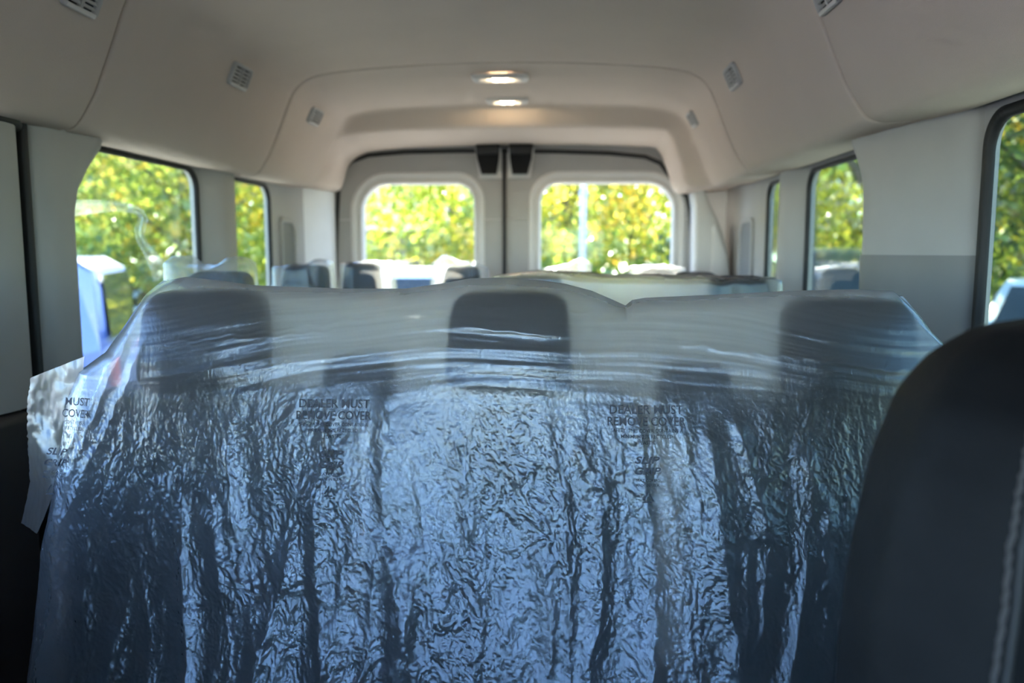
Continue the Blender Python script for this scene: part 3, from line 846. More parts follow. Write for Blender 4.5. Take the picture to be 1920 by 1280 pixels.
def film_disp(x, z):
    low = sstep(1.12, 1.00, z); lowx = sstep(1.07, .90, z)
    wx = x+.020*vn(x*6, z*4, 3)+.008*vn(x*22, z*14, 4)
    D = np.zeros_like(x)
    # tension streaks that run across between the headrests
    up = sstep(1.04, 1.13, z)
    sl = z - .025*np.sin((x+.2)*5)+.012*vn(x*5, z*6, 5)
    D -= up*(.0013*vn(x*2.2, sl*44, 6)+.0005*vn(x*4.0, sl*110, 7)+.00015*vn(x*14, sl*240, 8))
    # hanging folds, growing downwards
    f1 = vn(wx*8, z*1.3+x, 9); f2 = 1-2.2*np.abs(vn(wx*19, z*2.8+x*2, 10))
    D -= lowx*(.005*f1+.0016*f2)*(.5+.5*sstep(1.0, .75, z))+low*.0012*f2
    # crumple: overlapping creased facets, long axis near the vertical
    patch = .65+.45*vn(x*7, z*5, 19)
    for fx, fz, a, ang, sd in ((26, 11, .0010, .18, 11), (44, 20, .0008, -.25, 12), (78, 36, .0007, .30, 13), (130, 64, .00062, -.12, 14), (215, 120, .00046, .40, 15), (340, 220, .00024, -.5, 16)):
        c_, s_ = math.cos(ang), math.sin(ang)
        rx = wx*c_+z*s_; rz = -wx*s_+z*c_
        qx = rx*fx+.55*vn(rx*fx*.5, rz*fz*.5, sd+20); qz = rz*fz+.55*vn(rx*fx*.5+7, rz*fz*.5, sd+21)
        n_ = vn(qx, qz, sd)
        D -= .82*a*(1-2.2*np.abs(n_))*patch*(low*.93+.07)
    for a, b, h, w, kind in FW:
        d, t = seg_d(x, z, a, b)
        d = d+.004*vn(x*40, z*40, 31)
        env = sstep(-.10, .16, t)*sstep(1.1, .80, t)
        if kind: D -= h*env*np.where(d > 0, np.exp(-(d/(w*2.4))**2), np.exp(-(d/(w*.6))**2))
        else: D -= h*env*np.exp(-np.abs(d/w)**1.5)
    return D

def film_y(x, z):
    x = np.asarray(x, float); z = np.asarray(z, float)
    return base_y(x, z)+film_disp(x, z)

# outline of the front sheet read off the photo: left / right edge against height, top line against x
zl = np.array([.45, .88, .97, 1.06, 1.10, 1.13, 1.17, 1.205, 1.222, 1.24]); xle = np.array([-.56, -.55, -.54, -.535, -.520, -.478, -.450, -.425, -.405, -.395])
zr = np.array([.45, 1.02, 1.08, 1.14, 1.19, 1.205, 1.222, 1.24]); xre = np.array([.83, .82, .78, .712, .652, .640, .620, .60])
tpx = [(200, 552), (240, 545), (270, 532), (345, 519), (420, 527), (480, 535), (640, 541), (760, 541), (830, 531), (880, 522), (950, 520), (1020, 526), (1060, 532), (1110, 545), (1150, 562), (1172, 572),
       (1185, 562), (1210, 558), (1330, 553), (1480, 545), (1600, 542), (1680, 545), (1730, 575), (1800, 630)]
tx = np.array([pix(a, b, YB)[0] for a, b in tpx]); tz = np.array([pix(a, b, YB)[1] for a, b in tpx])

NU, NV = 980, 640
s = np.linspace(0, 1, NU)
t = np.concatenate([np.linspace(0, .06, 60)[:-1], np.linspace(.06, 1, NV-59)])
S, T = np.meshgrid(s, t)
Z0 = 1.222-T*.66
XL = np.interp(Z0, zl, xle); XR = np.interp(Z0, zr, xre)
X = XL+(XR-XL)*S
Z = Z0+(np.interp(X, tx, tz)-1.222)*np.exp(-(T/.10)**2)
Yf = film_y(X, Z)
roll = np.clip(1-T/.035, 0, 1)
Yf = Yf+ .018*roll**2.2
# pull the sides back so the sheet wraps around the seat
edge = np.clip(1-S/.035, 0, 1)**2+np.clip(1-(1-S)/.035, 0, 1)**2
Yf = Yf+edge*.03
front = np.stack([X, Yf, Z], -1)
cover = empty('plastic_seat_cover', (.11, YB, .5), 'crinkled translucent plastic cover printed with removal notice over the front bench', 'plastic cover')
FS = grid_mesh('front_sheet', front, 'film', cover, True)
# back sheet and the sides of the bag
nb = 90
tb = np.linspace(0, 1, nb)
sb = front[0][::2]; back = []
for k, tt in enumerate(tb):
    zz = sb[:, 2]-tt*.60
    yy = sb[:, 1]+.075*np.sqrt(np.clip(1-(1-min(1, tt/.06))**2, 0, 1))+.06*tt
    yy = yy+.006*vn(sb[:, 0]*16, zz*5, 41)*min(1, tt*8)+.002*vn(sb[:, 0]*60, zz*30, 42)*min(1, tt*8)
    xx = sb[:, 0]+(sb[:, 0]-.11)*.25*tt
    back.append(np.stack([xx, yy, zz+.004*vn(sb[:, 0]*20, tt*3, 43)*min(1, tt*20)], 1))
grid_mesh('back_sheet', np.array(back), 'film_back', cover, True)
for idx, nm in ((0, 'side_sheet'), (-1, 'side_sheet')):
    a = front[::3, idx]; n_ = len(a)
    bz = a[:, 2]; by = np.interp(bz, back[-1][0, 2]+np.linspace(0, .62, 40), np.linspace(1.22, 1.14, 40))
    rows = []
    for w_ in np.linspace(0, 1, 14):
        rr = a.copy(); rr[:, 1] = a[:, 1]*(1-w_)+by*w_
        rr[:, 0] += (-1 if idx == 0 else 1)*.010*math.sin(PI*w_)+.004*vn(bz*20, w_*3, 44)*math.sin(PI*w_)
        rows.append(rr)
    grid_mesh(nm, np.array(rows), 'film', cover, True)
# welded flap that sticks out beyond the left edge
cn = [(58, 708), (52, 760), (50, 830), (52, 905), (40, 980)]
fl_o = np.array([tuple(P(a, b, 1.10)) for a, b in cn]); fz = np.linspace(0, 1, 60)
out_ = np.stack([np.interp(fz, np.linspace(0, 1, len(cn)), fl_o[:, k]) for k in range(3)], 1)
inn = [(158, 668), (150, 740), (130, 830), (105, 920), (70, 1000)]
fi = np.array([tuple(P(a, b, 1.075)) for a, b in inn]); inn_ = np.stack([np.interp(fz, np.linspace(0, 1, len(inn)), fi[:, k]) for k in range(3)], 1)
rows = []
for w_ in np.linspace(0, 1, 40):
    rr = out_*(1-w_)+inn_*w_
    rr[:, 1] += .006*vn(rr[:, 0]*26, rr[:, 2]*12, 50)+.0012*vn(rr[:, 0]*120, rr[:, 2]*60, 51)
    rr[:, 0] += (1-w_)**6*.0025*vn(fz*60, fz*0, 52)
    rows.append(rr)
grid_mesh('side_flap', np.array(rows), 'film', cover, True)

# the grey print on the film
def text_mesh(s, size, bold=0.0):
    cu = bpy.data.curves.new('print', 'FONT'); cu.body = s; cu.size = size; cu.align_x = 'CENTER'; cu.align_y = 'CENTER'
    cu.offset = bold; cu.resolution_u = 3
    o = bpy.data.objects.new('print', cu); COL.objects.link(o)
    dg = bpy.context.evaluated_depsgraph_get(); dg.update()
    me = bpy.data.meshes.new_from_object(o.evaluated_get(dg))
    bpy.data.objects.remove(o); bpy.data.curves.remove(cu)
    return me

def print_on_film(name, s, px, py, wpx, hpx, tilt=0.0, bold=0.0, shear=0.0):
    me = text_mesh(s, 1.0, bold)
    co = np.zeros(len(me.vertices)*3); me.vertices.foreach_get('co', co); co = co.reshape(-1, 3)
    w_ = np.ptp(co[:, 0]); h_ = np.ptp(co[:, 1])
    cx_, cz_ = pix(px, py, .99); k = 1.0/1500*.99
    u = (co[:, 0]-(co[:, 0].max()+co[:, 0].min())/2)/w_*wpx*k; v = (co[:, 1]-(co[:, 1].max()+co[:, 1].min())/2)/h_*hpx*k
    u = u+shear*v
    x = cx_+u*math.cos(tilt)-v*math.sin(tilt); z = cz_+u*math.sin(tilt)+v*math.cos(tilt)
    y = film_y(x, z)-.0022
    me.vertices.foreach_set('co', np.stack([x, y, z], 1).reshape(-1)); me.update()
    return link(name, me, 'print', cover)

def tri_print(px, py, spx, name='printed_symbol'):
    cx_, cz_ = pix(px, py, .99); k = 1.0/1500*.99*spx
    o3 = [(math.cos(a), math.sin(a)) for a in (PI/2, PI/2+2*PI/3, PI/2+4*PI/3)]
    vs_, fs = [], []
    for i in range(3):
        a, b = o3[i], o3[(i+1) % 3]
        for q0, q1 in ((.08, .78),):
            pa = [(a[0]*(1-q)+b[0]*q, a[1]*(1-q)+b[1]*q) for q in (q0, q1)]
            for j in range(8):
                q = j/7; ex = pa[0][0]*(1-q)+pa[1][0]*q; ez = pa[0][1]*(1-q)+pa[1][1]*q
                for sc in (1.0, .66): vs_.append((ex*sc, ez*sc))
            n0 = len(vs_)-16
            for j in range(7): fs.append((n0+2*j, n0+2*j+1, n0+2*j+3, n0+2*j+2))
    vs_ = np.array(vs_); x = cx_+vs_[:, 0]*k*.6; z = cz_+vs_[:, 1]*k*.6
    return from_py(name, np.stack([x, film_y(x, z)-.0022, z], 1), fs, 'print', cover)

def notice(cx_, cy_, sc=1.0, tilt=0.0, full=True):
    R_ = lambda dy: (cx_+dy*math.sin(tilt)*1.0, cy_+dy)
    if full:
        print_on_film('printed_text', 'DEALER MUST', *R_(-11), 143*sc, 17*sc, tilt, .007)
        print_on_film('printed_text', 'REMOVE COVER', *R_(11), 152*sc, 17*sc, tilt, .007)
        print_on_film('printed_text', 'SAFETY: THIS COVER CONTAINS A', *R_(28), 140*sc, 7*sc, tilt, .004)
        print_on_film('printed_text', 'MINIMUM 25% RECYCLED', *R_(39), 100*sc, 7*sc, tilt, .004)
        print_on_film('printed_text', 'PLASTIC', *R_(50), 34*sc, 7*sc, tilt, .004)
    else:
        print_on_film('printed_text', 'MUST', *R_(-11), 58*sc, 16*sc, tilt, .007)
        print_on_film('printed_text', 'COVER', *R_(11), 66*sc, 16*sc, tilt, .007)
        print_on_film('printed_text', 'CONTAINS A', *R_(28), 52*sc, 7*sc, tilt, .004)
        print_on_film('printed_text', 'RECYCLED', *R_(39), 42*sc, 7*sc, tilt, .004)
    dx = 0 if full else -28
    for wd, dy, hh_, wid in (('SLIP', 82, 14, 46), ('GRIP', 102, 14, 50)):
        a, b = R_(dy); print_on_film('printed_logo', wd, a+dx, b, wid*sc, hh_*sc, tilt, .025, .35)
    a, b = R_(119); print_on_film('printed_text', 'SEAT COVERS', a+dx, b, 46*sc, 5*sc, tilt, .004)
    a, b = R_(128); print_on_film('printed_text', 'MADE IN U.S.A.', a+dx, b, 46*sc, 5*sc, tilt, .004)
    a, b = R_(152); tri_print(a+dx, b, 26*sc)
notice(611, 778)
notice(1218, 790)
notice(103, 777, full=False)

# ------------------------------------------------------------------ plastic hoods on the seats behind
def hood(lab, parts, y, hwx, ztop, skirt, peaks, d=.13, m='film_far', seed=0, zlow=.82, flare=.35, name='plastic_seat_cover', group='plastic covers on the rear seats'):
    """bag over one or more headrests. parts = (x0, x1) extent at the top; peaks = [(x, dz, width)] raised corners"""
    x0, x1 = parts; cx_ = (x0+x1)/2; a0 = (x1-x0)/2
    e = empty(name, (cx_, y, zlow), lab, 'plastic cover', group)
    nr, na = 46, 120
    V = []
    for i in range(nr):
        q = i/(nr-1)
        if q < .22:                                # closing cap
            k = (q/.22); rad = max(.02, k**.8); zz = ztop + .0*k
            sc = rad; drop = 0.012*k**3
        else:
            k = (q-.22)/.78; sc = 1+flare*k**1.2; drop = .012+(ztop-zlow)*k**1.1
            zz = ztop
        row = []
        for j in range(na):
            b = 2*PI*j/na
            ex = sup(b, 0, .45)*sc*a0; ey = sup(b, 1, .55)*sc*d/2
            if sc > 1: ex = sup(b, 0, .45)*(a0+(sc-1)*skirt); ey = sup(b, 1, .55)*(d/2+(sc-1)*.10)
            x = cx_+ex; yy = y+ey; z = ztop-drop
            pk = 0
            for (pxx, dz, wd) in peaks: pk += dz*math.exp(-((x-pxx)/wd)**2)
            z += pk*(1 if q < .25 else max(0, 1-(q-.25)*2.6))
            row.append((x, yy, z))
        V.append(row)
    V = np.array(V)
    amp = np.linspace(.1, 1, nr)[:, None]
    ang = np.linspace(0, 2*PI, na, endpoint=False)[None, :]
    n1 = vn(V[..., 0]*26+seed, V[..., 2]*16+V[..., 1]*9, 60+seed)+.5*vn(V[..., 0]*60, V[..., 2]*40+V[..., 1]*40, 61+seed)
    n2 = (1-2*np.abs(vn(V[..., 0]*30+V[..., 1]*30, V[..., 2]*4, 62+seed)))
    V[..., 1] += .010*n1*amp*np.sign(np.sin(ang)+1e-6)*.6+.010*n2*amp*np.sin(ang)
    V[..., 0] += .006*n1*amp*np.cos(ang)
    V[..., 2] += .005*n1*(1-amp*.5)
    grid_mesh('film_bag', V, m, e, True, close_u=True)
    return e

def ext(pa, pb, y): return hx(pa, y), hx(pb, y)
def zof(py, y): return P(600, py, y).z
h1 = hood('plastic cover peaked at both corners on the seat beside the left window', ext(322, 470, ROW2), ROW2, 0, zof(497, ROW2), .14,
          [(hx(343, ROW2), .026, .022), (hx(450, ROW2), .022, .03)], seed=1, d=.135)
hood('long plastic cover stretched over the double seat behind the bench', ext(925, 1465, ROW2), ROW2, 0, zof(514, ROW2), .12,
     [(hx(1452, ROW2), .004, .02), (hx(1000, ROW2), .012, .12), (hx(1390, ROW2), -.002, .1)], seed=2, d=.120, flare=.2, m='film')
hood('plastic cover with one high ridge on the seat by the left speaker grille', ext(518, 622, ROW3), ROW3, 0, zof(495, ROW3), .16,
     [(hx(604, ROW3), .020, .035)], seed=3, d=.14)
hood('low grey plastic cover peeping over the right end of the second row', ext(1050, 1340, ROW3), ROW3, 0, zof(517, ROW3), .10, [(hx(1318, ROW3), .024, .06)], seed=4, d=.14, flare=.2)
hood('sunlit plastic cover at the left end of the rear bench', ext(640, 738, ROW4), ROW4, 0, zof(491, ROW4), .06, [(hx(735, ROW4), .010, .03), (hx(645, ROW4), .006, .02)], seed=5, d=.14)
hood('sunlit plastic cover with a high left peak, second on the rear bench', ext(812, 915, ROW4), ROW4, 0, zof(498, ROW4), .14, [(hx(833, ROW4), .042, .045), (hx(880, ROW4), .015, .05)], seed=6, d=.14)
hood('sunlit plastic cover sloping up to the right, third on the rear bench', ext(1015, 1108, ROW4), ROW4, 0, zof(500, ROW4), .10, [(hx(1092, ROW4), .032, .055)], seed=7, d=.14)
hood('sunlit plastic cover with flat top at the right end of the rear bench', ext(1180, 1284, ROW4), ROW4, 0, zof(497, ROW4), .05, [(hx(1185, ROW4), .006, .02)], seed=8, d=.14)

# loose strip of film that stands up from the left seat's cover in front of the window
cl = [(306, 520, ROW2-.02, .055), (292, 492, ROW2-.02, .040), (274, 466, ROW2-.01, .026), (262, 446, ROW2, .022), (262, 428, ROW2, .024), (270, 410, ROW2, .022), (262, 396, ROW2+.01, .020),
      (240, 389, ROW2+.01, .022), (205, 386, ROW2, .026), (160, 388, ROW2-.02, .035), (120, 392, ROW2-.03, .04)]
pc = [P(a, b, c_) for a, b, c_, _ in cl]; V = []
for i, p_ in enumerate(pc):
    tdir = (pc[min(i+1, len(pc)-1)]-pc[max(i-1, 0)]).normalized(); nn = tdir.cross(Vector((0, -1, 0))).normalized()
    w_ = cl[i][3]; V.append([tuple(p_+nn*w_*(k/12-.5)+Vector((0, .003*math.sin(k*.9+i), 0))) for k in range(13)])
V = np.array(V); tt = np.linspace(0, len(pc)-1, 60); Vs = np.zeros((60, 13, 3))
for k in range(13):
    for c_ in range(3): Vs[:, k, c_] = np.interp(tt, np.arange(len(pc)), V[:, k, c_])
for _ in range(4): Vs[1:-1] = .25*Vs[:-2]+.5*Vs[1:-1]+.25*Vs[2:]
lf = grid_mesh('loose_strip', Vs, 'film_thin', h1, True); lf['label'] = 'clear loose film strip curling upwards'

# ------------------------------------------------------------------ outside: ground, trees, vehicles
GZ0 = -0.68
g = box('ground', (0, 14, GZ0-.05), (120, 100, .1), 'asphalt'); tag(g, 'grey asphalt car park around the van', kind='structure')
g2 = box('lawn', (0, 34, GZ0+.03), (120, 42, .1), 'grass'); tag(g2, 'green lawn under the trees behind the car park', kind='structure')
g3 = box('kerb', (0, 12.9, GZ0+.06), (120, .18, .16), 'concrete', bev=.03); tag(g3, 'pale concrete kerb along the lawn', kind='structure')

def tree(x, y, h, r, leaf, n, lab, seed, low=.12, group='trees around the car park', trunk=.12, lean=0.0, size=.17, name='tree'):
    rng = np.random.default_rng(seed)
    e = empty(name, (x, y, GZ0), lab, 'shrub' if name == 'shrub' else 'tree', group)
    zt_ = h*.62
    if name == 'tree':
        tp = [(x+lean*q*h*.3+.06*math.sin(q*5+seed), y+.05*math.sin(q*4+seed*2), GZ0+q*h*.85) for q in np.linspace(0, 1, 9)]
        tr = tube('trunk', tp, [trunk*(1.25-.95*q) for q in np.linspace(0, 1, 9)], 'bark', e, 10)
        for k in range(7):
            q = .3+.08*k; b = tp[int(q*8)]; a = k*2.4+seed
            tube('branch', [b, (b[0]+.45*r*math.cos(a), b[1]+.45*r*math.sin(a), b[2]+.25*h*.5), (b[0]+.8*r*math.cos(a), b[1]+.8*r*math.sin(a), b[2]+.3*h*.5+.2)], [trunk*.4, trunk*.25, trunk*.1], 'bark', e, 6)
    # clumps over a crown, leaves gathered in clumps
    nc = max(14, int(n/70))
    cz_ = GZ0+h*(low+1)/2; rz = h*(1-low)/2
    d = rng.normal(size=(nc, 3)); d /= np.linalg.norm(d, axis=1)[:, None]
    rad = rng.uniform(.25, 1, nc)**.5
    cc = d*rad[:, None]*np.array([r, r, rz])+np.array([x+lean*h*.15, y, cz_])
    idx = rng.integers(0, nc, n)
    c = cc[idx]+rng.normal(size=(n, 3))*np.array([r*.16, r*.16, rz*.13])
    c[:, 2] = np.maximum(c[:, 2], GZ0+.1)
    u = rng.normal(size=(n, 3)); u /= np.linalg.norm(u, axis=1)[:, None]
    w = rng.normal(size=(n, 3)); w -= u*(u*w).sum(1)[:, None]; w /= np.linalg.norm(w, axis=1)[:, None]
    nn = np.cross(u, w)
    sz = size*rng.uniform(.6, 1.3, n)[:, None]
    V = np.stack([c-u*sz*.55, c+w*sz*.32+nn*sz*.1, c+u*sz*.55, c-w*sz*.32+nn*sz*.1], 1).reshape(-1, 3)
    me = bpy.data.meshes.new('crown'); me.vertices.add(n*4); me.vertices.foreach_set('co', V.reshape(-1))
    me.loops.add(n*4); me.loops.foreach_set('vertex_index', np.arange(n*4, dtype=np.int32))
    me.polygons.add(n); me.polygons.foreach_set('loop_start', np.arange(0, n*4, 4, dtype=np.int32))
    me.update(calc_edges=True)
    link('crown' if name == 'tree' else 'foliage', me, leaf, e)
    return e
TREES = [
    (-5.6, 17.5, 6.6, 2.1, 'leafA', 5200, 'yellow green tree at the left side of the left rear door window'),
    (-2.6, 20.5, 7.4, 2.4, 'leafB', 5200, 'green tree filling the middle of the left rear door window'),
    (-1.0, 16.5, 5.6, 1.8, 'leafA', 4800, 'yellowish tree at the right side of the left rear door window'),
    (.35, 18.5, 7.0, 2.1, 'leafD', 5000, 'orange tinged tree left of the lamp post in the right rear door window'),
    (2.1, 21.0, 7.6, 2.3, 'leafB', 5200, 'green tree right of the lamp post in the right rear door window'),
    (.7, 26.5, 7.4, 2.7, 'leafB', 5200, 'green tree straight behind the lamp post, beyond the orange tinged tree'),
    (4.1, 18.0, 6.4, 2.0, 'leafA', 5000, 'bright yellow tree at the right side of the right rear door window'),
    (-9.6, 14.5, 6.6, 2.3, 'leafB', 5400, 'green tree in the front half of the large left window'),
    (-6.9, 15.0, 6.0, 2.0, 'leafD', 4800, 'yellowing tree in the rear half of the large left window'),
    (-12.2, 17.5, 7.6, 2.6, 'leafC', 5000, 'dark green tree behind the blue-shaded white van'),
    (-8.2, 20.5, 7.4, 2.6, 'leafB', 4800, 'green tree seen through the small left rear side window'),
    (6.6, 17.5, 7.0, 2.4, 'leafB', 5200, 'green tree seen through the small right rear side window'),
    (4.7, 11.2, 6.8, 1.5, 'leafC', 3200, 'dark leaning tree with thick trunk in the large right window'),
    (7.6, 13.0, 7.0, 2.3, 'leafC', 5200, 'dark green tree between the right side windows'),
    (8.7, 14.8, 7.0, 2.4, 'leafB', 5200, 'green tree in the near right window'),
    (10.9, 16.6, 6.6, 2.4, 'leafD', 5000, 'orange tinged tree at the right edge of the near right window'),
    (-15.0, 20.0, 8.0, 3.0, 'leafC', 4600, 'tall dark tree far off to the left'),
]
for i, (x, y, h, r, lf_, n, lab) in enumerate(TREES):
    dk = i == 12
    tree(x, y, h, r, lf_, n, lab, 100+i, low=.42 if dk else .10, trunk=.22 if dk else .13, lean=-.25 if dk else 0)
FAR = [(-24, 30), (-19.5, 33), (-15, 29), (-12.5, 38), (-7.6, 41), (-3.4, 42), (.2, 36), (3.4, 33), (7.2, 30), (11, 32), (15, 28), (19, 31), (14.2, 21), (18.5, 20)]
for i, (x, y) in enumerate(FAR):
    tree(x, y, 8.5+(i % 3)*.8, 3.3, ('leafB', 'leafC', 'leafB', 'leafA')[i % 4], 5000, 'hazy tree in the far row behind the lawn', 500+i, low=.04, group='far row of trees behind the lawn', trunk=.2, size=.30)
SHR = [(-4.0, 14.6, 'leafA', 'yellow green shrub low in the left rear door window'), (-2.0, 14.4, 'leafD', 'orange tinged shrub behind the white pickup'), (.6, 15.0, 'leafB', 'green shrub at the foot of the lamp post'),
       (2.5, 14.6, 'leafC', 'dark green shrub low in the right rear door window'), (4.4, 15.2, 'leafD', 'yellowish shrub at the lower right of the right rear door window'),
       (-7.8, 13.6, 'leafB', 'green shrub low in the large left window'), (-5.7, 14.2, 'leafA', 'bright shrub low in the small left rear side window'), (6.2, 14.4, 'leafB', 'green shrub low in the right side windows'),
       (8.1, 11.8, 'leafB', 'green shrub beside the white car')]
for i, (x, y, lf_, lab) in enumerate(SHR):
    tree(x, y, 2.3, 1.15, lf_, 1700, lab, 300+i, low=.02, group='shrubs along the lawn', size=.14, name='shrub')

# lamp post seen through the right rear door window
q = P(1094, 420, 11.5)
lp_ = empty('lamp_post', (q.x, 11.5, GZ0), 'pale galvanised lamp post behind the right rear door', 'lamp post')
tube('pole', [(q.x-.02, 11.5, GZ0), (q.x, 11.5, 2.5), (q.x-.04, 11.5, 6.2)], [.055, .048, .040], 'galv', lp_, 14)
box('base_plate', (q.x-.02, 11.5, GZ0+.02), (.34, .34, .04), 'galv', lp_, bev=.01)
tube('collar', [(q.x-.005, 11.5, 2.02), (q.x-.004, 11.5, 2.10)], .066, 'galv', lp_, 14)
box('lamp_head', (q.x-.3, 11.5, 6.25), (.6, .25, .12), 'galv', lp_, bev=.03)

# house far behind the trees
hs = empty('house', (-6.0, 30, GZ0), 'low house with a purple grey roof far behind the trees', 'house')
box('wall', (-6.0, 30, GZ0+1.35), (8, 7, 2.7), 'house', hs)
from_py('roof', [(-10.4, 26.1, GZ0+2.6), (-1.6, 26.1, GZ0+2.6), (-1.6, 30, GZ0+4.6), (-10.4, 30, GZ0+4.6), (-1.6, 33.9, GZ0+2.6), (-10.4, 33.9, GZ0+2.6)],
        [(0, 1, 2, 3), (3, 2, 4, 5), (0, 3, 5), (1, 4, 2), (0, 5, 4, 1)], 'roof', hs)
for k in range(3):
    wv = box('window', (-8.6+k*2.6, 26.47, GZ0+1.5), (1.1, .08, 1.2), 'white_paint', hs, bev=.02)
    box('pane', (-8.6+k*2.6, 26.42, GZ0+1.5), (.95, .04, 1.05), 'car_glass', wv)

def car(name, lab, cat, loc, head, L, W, H, paint, style='suv', extras=None):
    """x forward, y to the left; built from a side outline with tumblehome, then glass panes, wheels and lamps"""
    e = empty(name, (loc[0], loc[1], GZ0), lab, cat, 'vehicles parked around the van')
    e.rotation_euler = (0, 0, head)
    T = Matrix.Translation((loc[0], loc[1], GZ0)) @ Matrix.Rotation(head, 4, 'Z')
    h2 = L/2
    if style == 'van':
        out = [(-h2, .35, 1), (-h2-.02, .9, 1), (-h2+.02, H*.62, 1), (-h2+.06, H-.10, .95), (-h2+.22, H, .89), (h2-1.9, H, .89), (h2-1.55, H-.08, .90), (h2-.95, H*.62, .97), (h2-.25, H*.54, .95), (h2, .85, .92), (h2, .35, .95)]
        gl = [((-h2+.35, H*.60), (-h2+.42, H-.22), (h2-1.80, H-.22), (h2-1.20, H*.60))]
        belt = H*.60
    elif style == 'sedan':
        out = [(-h2, .35, .95), (-h2-.02, .85, .95), (-h2+.75, 1.0, .95), (-h2+1.55, H-.05, .74), (-h2+2.1, H, .72), (h2-2.1, H-.03, .72), (h2-1.15, .98, .95), (h2-.2, .80, .90), (h2, .6, .88), (h2, .35, .92)]
        gl = [((-h2+.95, 1.0), (-h2+1.65, H-.10), (h2-2.15, H-.10), (h2-1.35, 1.0))]
        belt = .98
    else:
        out = [(-h2, .35, 1), (-h2-.02, .95, 1), (-h2+.08, 1.05, .98), (-h2+.38, H-.06, .82), (-h2+.7, H, .78), (h2-2.3, H, .78), (h2-1.95, H-.08, .80), (h2-1.25, 1.08, .97), (h2-.2, .98, .93), (h2, .8, .92), (h2, .35, .95)]
        gl = [((-h2+.30, 1.08), (-h2+.52, H-.14), (h2-2.15, H-.14), (h2-1.45, 1.08))]
        belt = 1.06
    rows = []
    ins = (-1, -.97, -.86, -.5, 0, .5, .86, .97, 1)
    for x, z, kx in out:
        rows.append([tuple(T @ Vector((x*(1-.015*(abs(s_) > .95)), s_*W/2*kx, z-(.03 if abs(s_) == 1 and z > H-.15 else 0)))) for s_ in ins])
    body = grid_mesh('body', np.array(rows), paint, e, True)
    # close the sides
    for s_ in (0, -1):
        poly = [r_[s_] for r_ in rows]
        from_py('side_panel', poly, [tuple(range(len(poly)))], paint, e)
    # side glass, each pane separate
    for sd in (-1, 1):
        (a, b, c, d) = gl[0]
        n_ = 3 if style != 'sedan' else 2
        for k in range(n_):
            q0, q1 = k/n_+.012, (k+1)/n_-.012
            def pt(q, top):
                lo_ = a[0]+(d[0]-a[0])*q; hi_ = b[0]+(c[0]-b[0])*q
                x = hi_ if top else lo_; z = b[1] if top else a[1]
                kx = np.interp(z, [belt-.05, H], [1.0 if style == 'van' else .975, .92 if style == 'van' else (.79 if style != 'sedan' else .73)])
                return T @ Vector((x, sd*(W/2*kx+.012), z))
            from_py('side_window', [pt(q0, 0), pt(q1, 0), pt(q1, 1), pt(q0, 1)], [(0, 1, 2, 3)], 'car_glass', e)
    # rear and front screens, laid just off the body surface
    def screen(nm, i0, i1, t0, t1, ws):
        (xa, za, ka), (xb, zb, kb) = out[i0], out[i1]
        pa = []
        nrm = Vector((zb-za, 0, -(xb-xa))).normalized()
        if nrm.x*(1 if (xa+xb) > 0 else -1) < 0: nrm = -nrm
        for t_ in (t0, t1):
            x = xa+(xb-xa)*t_; z = za+(zb-za)*t_; k = ka+(kb-ka)*t_
            pa.append([T @ (Vector((x, s_*W/2*k*ws, z))+nrm*.02) for s_ in (-1, 1)])
        from_py(nm, [pa[0][0], pa[0][1], pa[1][1], pa[1][0]], [(0, 1, 2, 3)], 'car_glass', e)
    if style == 'van': screen('rear_window', 1, 3, .40, .96, .86); screen('windscreen', 6, 7, .05, .95, .90)
    elif style == 'sedan': screen('rear_window', 2, 3, .12, .92, .86); screen('windscreen', 5, 6, .05, .92, .88)
    else: screen('rear_window', 2, 3, .10, .90, .86); screen('windscreen', 6, 7, .05, .95, .88)
    for sx_ in (-1, 1):
        for sy_ in (-1, 1):
            wx_ = sx_*(h2-.85); c0 = T @ Vector((wx_, sy_*(W/2-.10), .34)); c1 = T @ Vector((wx_, sy_*(W/2+.02), .34))
            wh = tube('wheel', [c0, c1], .34, 'tyre', e, 24)
            tube('hub', [c1, T @ Vector((wx_, sy_*(W/2+.03), .34))], .20, 'hub', wh, 18)
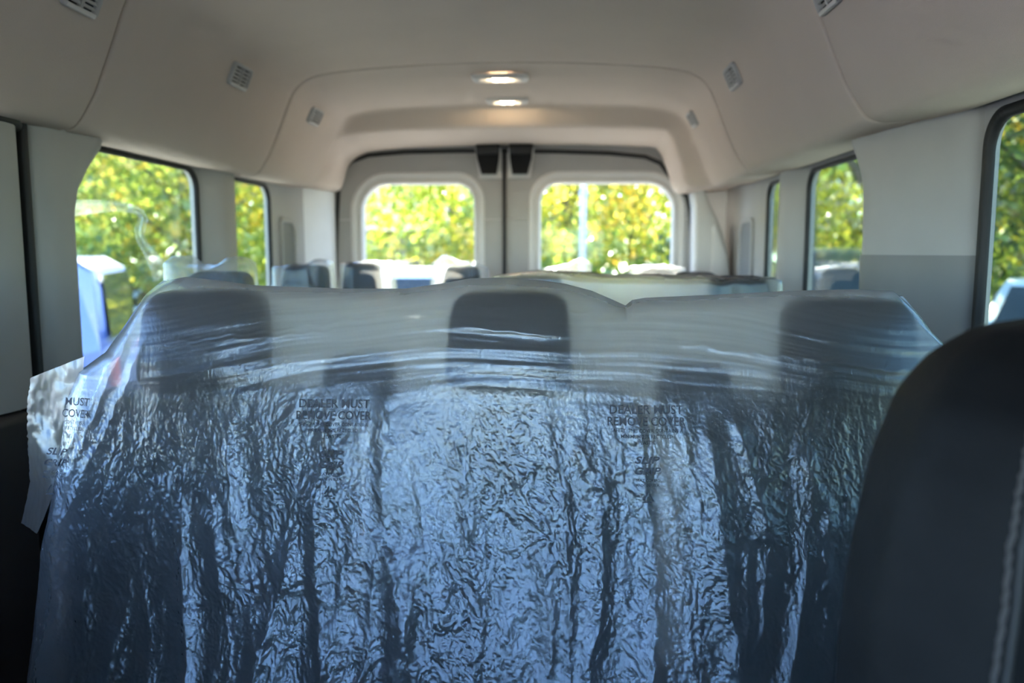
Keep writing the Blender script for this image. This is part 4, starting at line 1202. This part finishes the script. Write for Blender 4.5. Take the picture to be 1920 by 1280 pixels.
    for sy_ in (-1, 1):
        box('tail_lamp', T @ Vector((-h2-.015, sy_*(W/2-.12), .95)), (.06, .14, .32), 'lamp_red', e, bev=.015, rot=Matrix.Rotation(head, 4, 'Z'))
        box('head_lamp', T @ Vector((h2-.03, sy_*(W/2-.28), .75)), (.10, .30, .14), 'white_pl', e, bev=.03, rot=Matrix.Rotation(head, 4, 'Z'))
        tube('door_mirror', [T @ Vector((h2-1.75, sy_*(W/2-.02), belt+.02)), T @ Vector((h2-1.75, sy_*(W/2+.16), belt+.06))], .07, paint, e, 10)
    box('bumper', T @ Vector((-h2-.02, 0, .45)), (.16, W*.96, .22), 'blackpl', e, bev=.04, rot=Matrix.Rotation(head, 4, 'Z'))
    for sy_ in (-1, 1):
        if style != 'sedan':
            tube('roof_rail', [T @ Vector((-h2+.5, sy_*W*.34, H+.01)), T @ Vector((-h2+.6, sy_*W*.34, H+.06)), T @ Vector((h2-2.2, sy_*W*.34, H+.06)), T @ Vector((h2-2.1, sy_*W*.34, H+.01))], .018, 'car_silver', e, 8)
    return e
fv = (-.93, -.36); lv = (.36, -.93)
ca = Vector((-3.36, 6.0))
LV, WV = 4.7, 1.62
cc = ca+Vector(fv)*(LV/2)-Vector(lv)*(WV/2)
car('parked_van', 'white van with its blue shade put into the paint, close outside the large left window', 'van', cc, math.atan2(fv[1], fv[0]), LV, WV, 1.90, 'car_white_shade', 'van')
car('parked_car', 'silver car with roof rails just behind the blue-shaded white van', 'car', (-9.3, 11.0), math.radians(170), 4.6, 1.8, 1.72, 'car_silver', 'suv')
car('parked_car', 'white car low between the blue-shaded white van and the left seats', 'car', (-7.2, 11.9), math.radians(5), 4.4, 1.75, 1.62, 'car_white', 'suv')
car('parked_pickup', 'small white vehicle low in the left rear door window', 'car', (-1.55, 12.0), math.radians(90), 4.6, 1.75, 1.72, 'car_white', 'suv')
car('parked_car', 'white car close outside the near right window', 'car', (4.10, 6.0), math.radians(-124), 4.5, 1.8, 1.74, 'car_white', 'sedan')
car('parked_car', 'dark green car with glinting roof edge in the large right window', 'car', (3.35, 9.4), math.radians(78), 4.6, 1.85, 1.98, 'car_dark', 'suv')
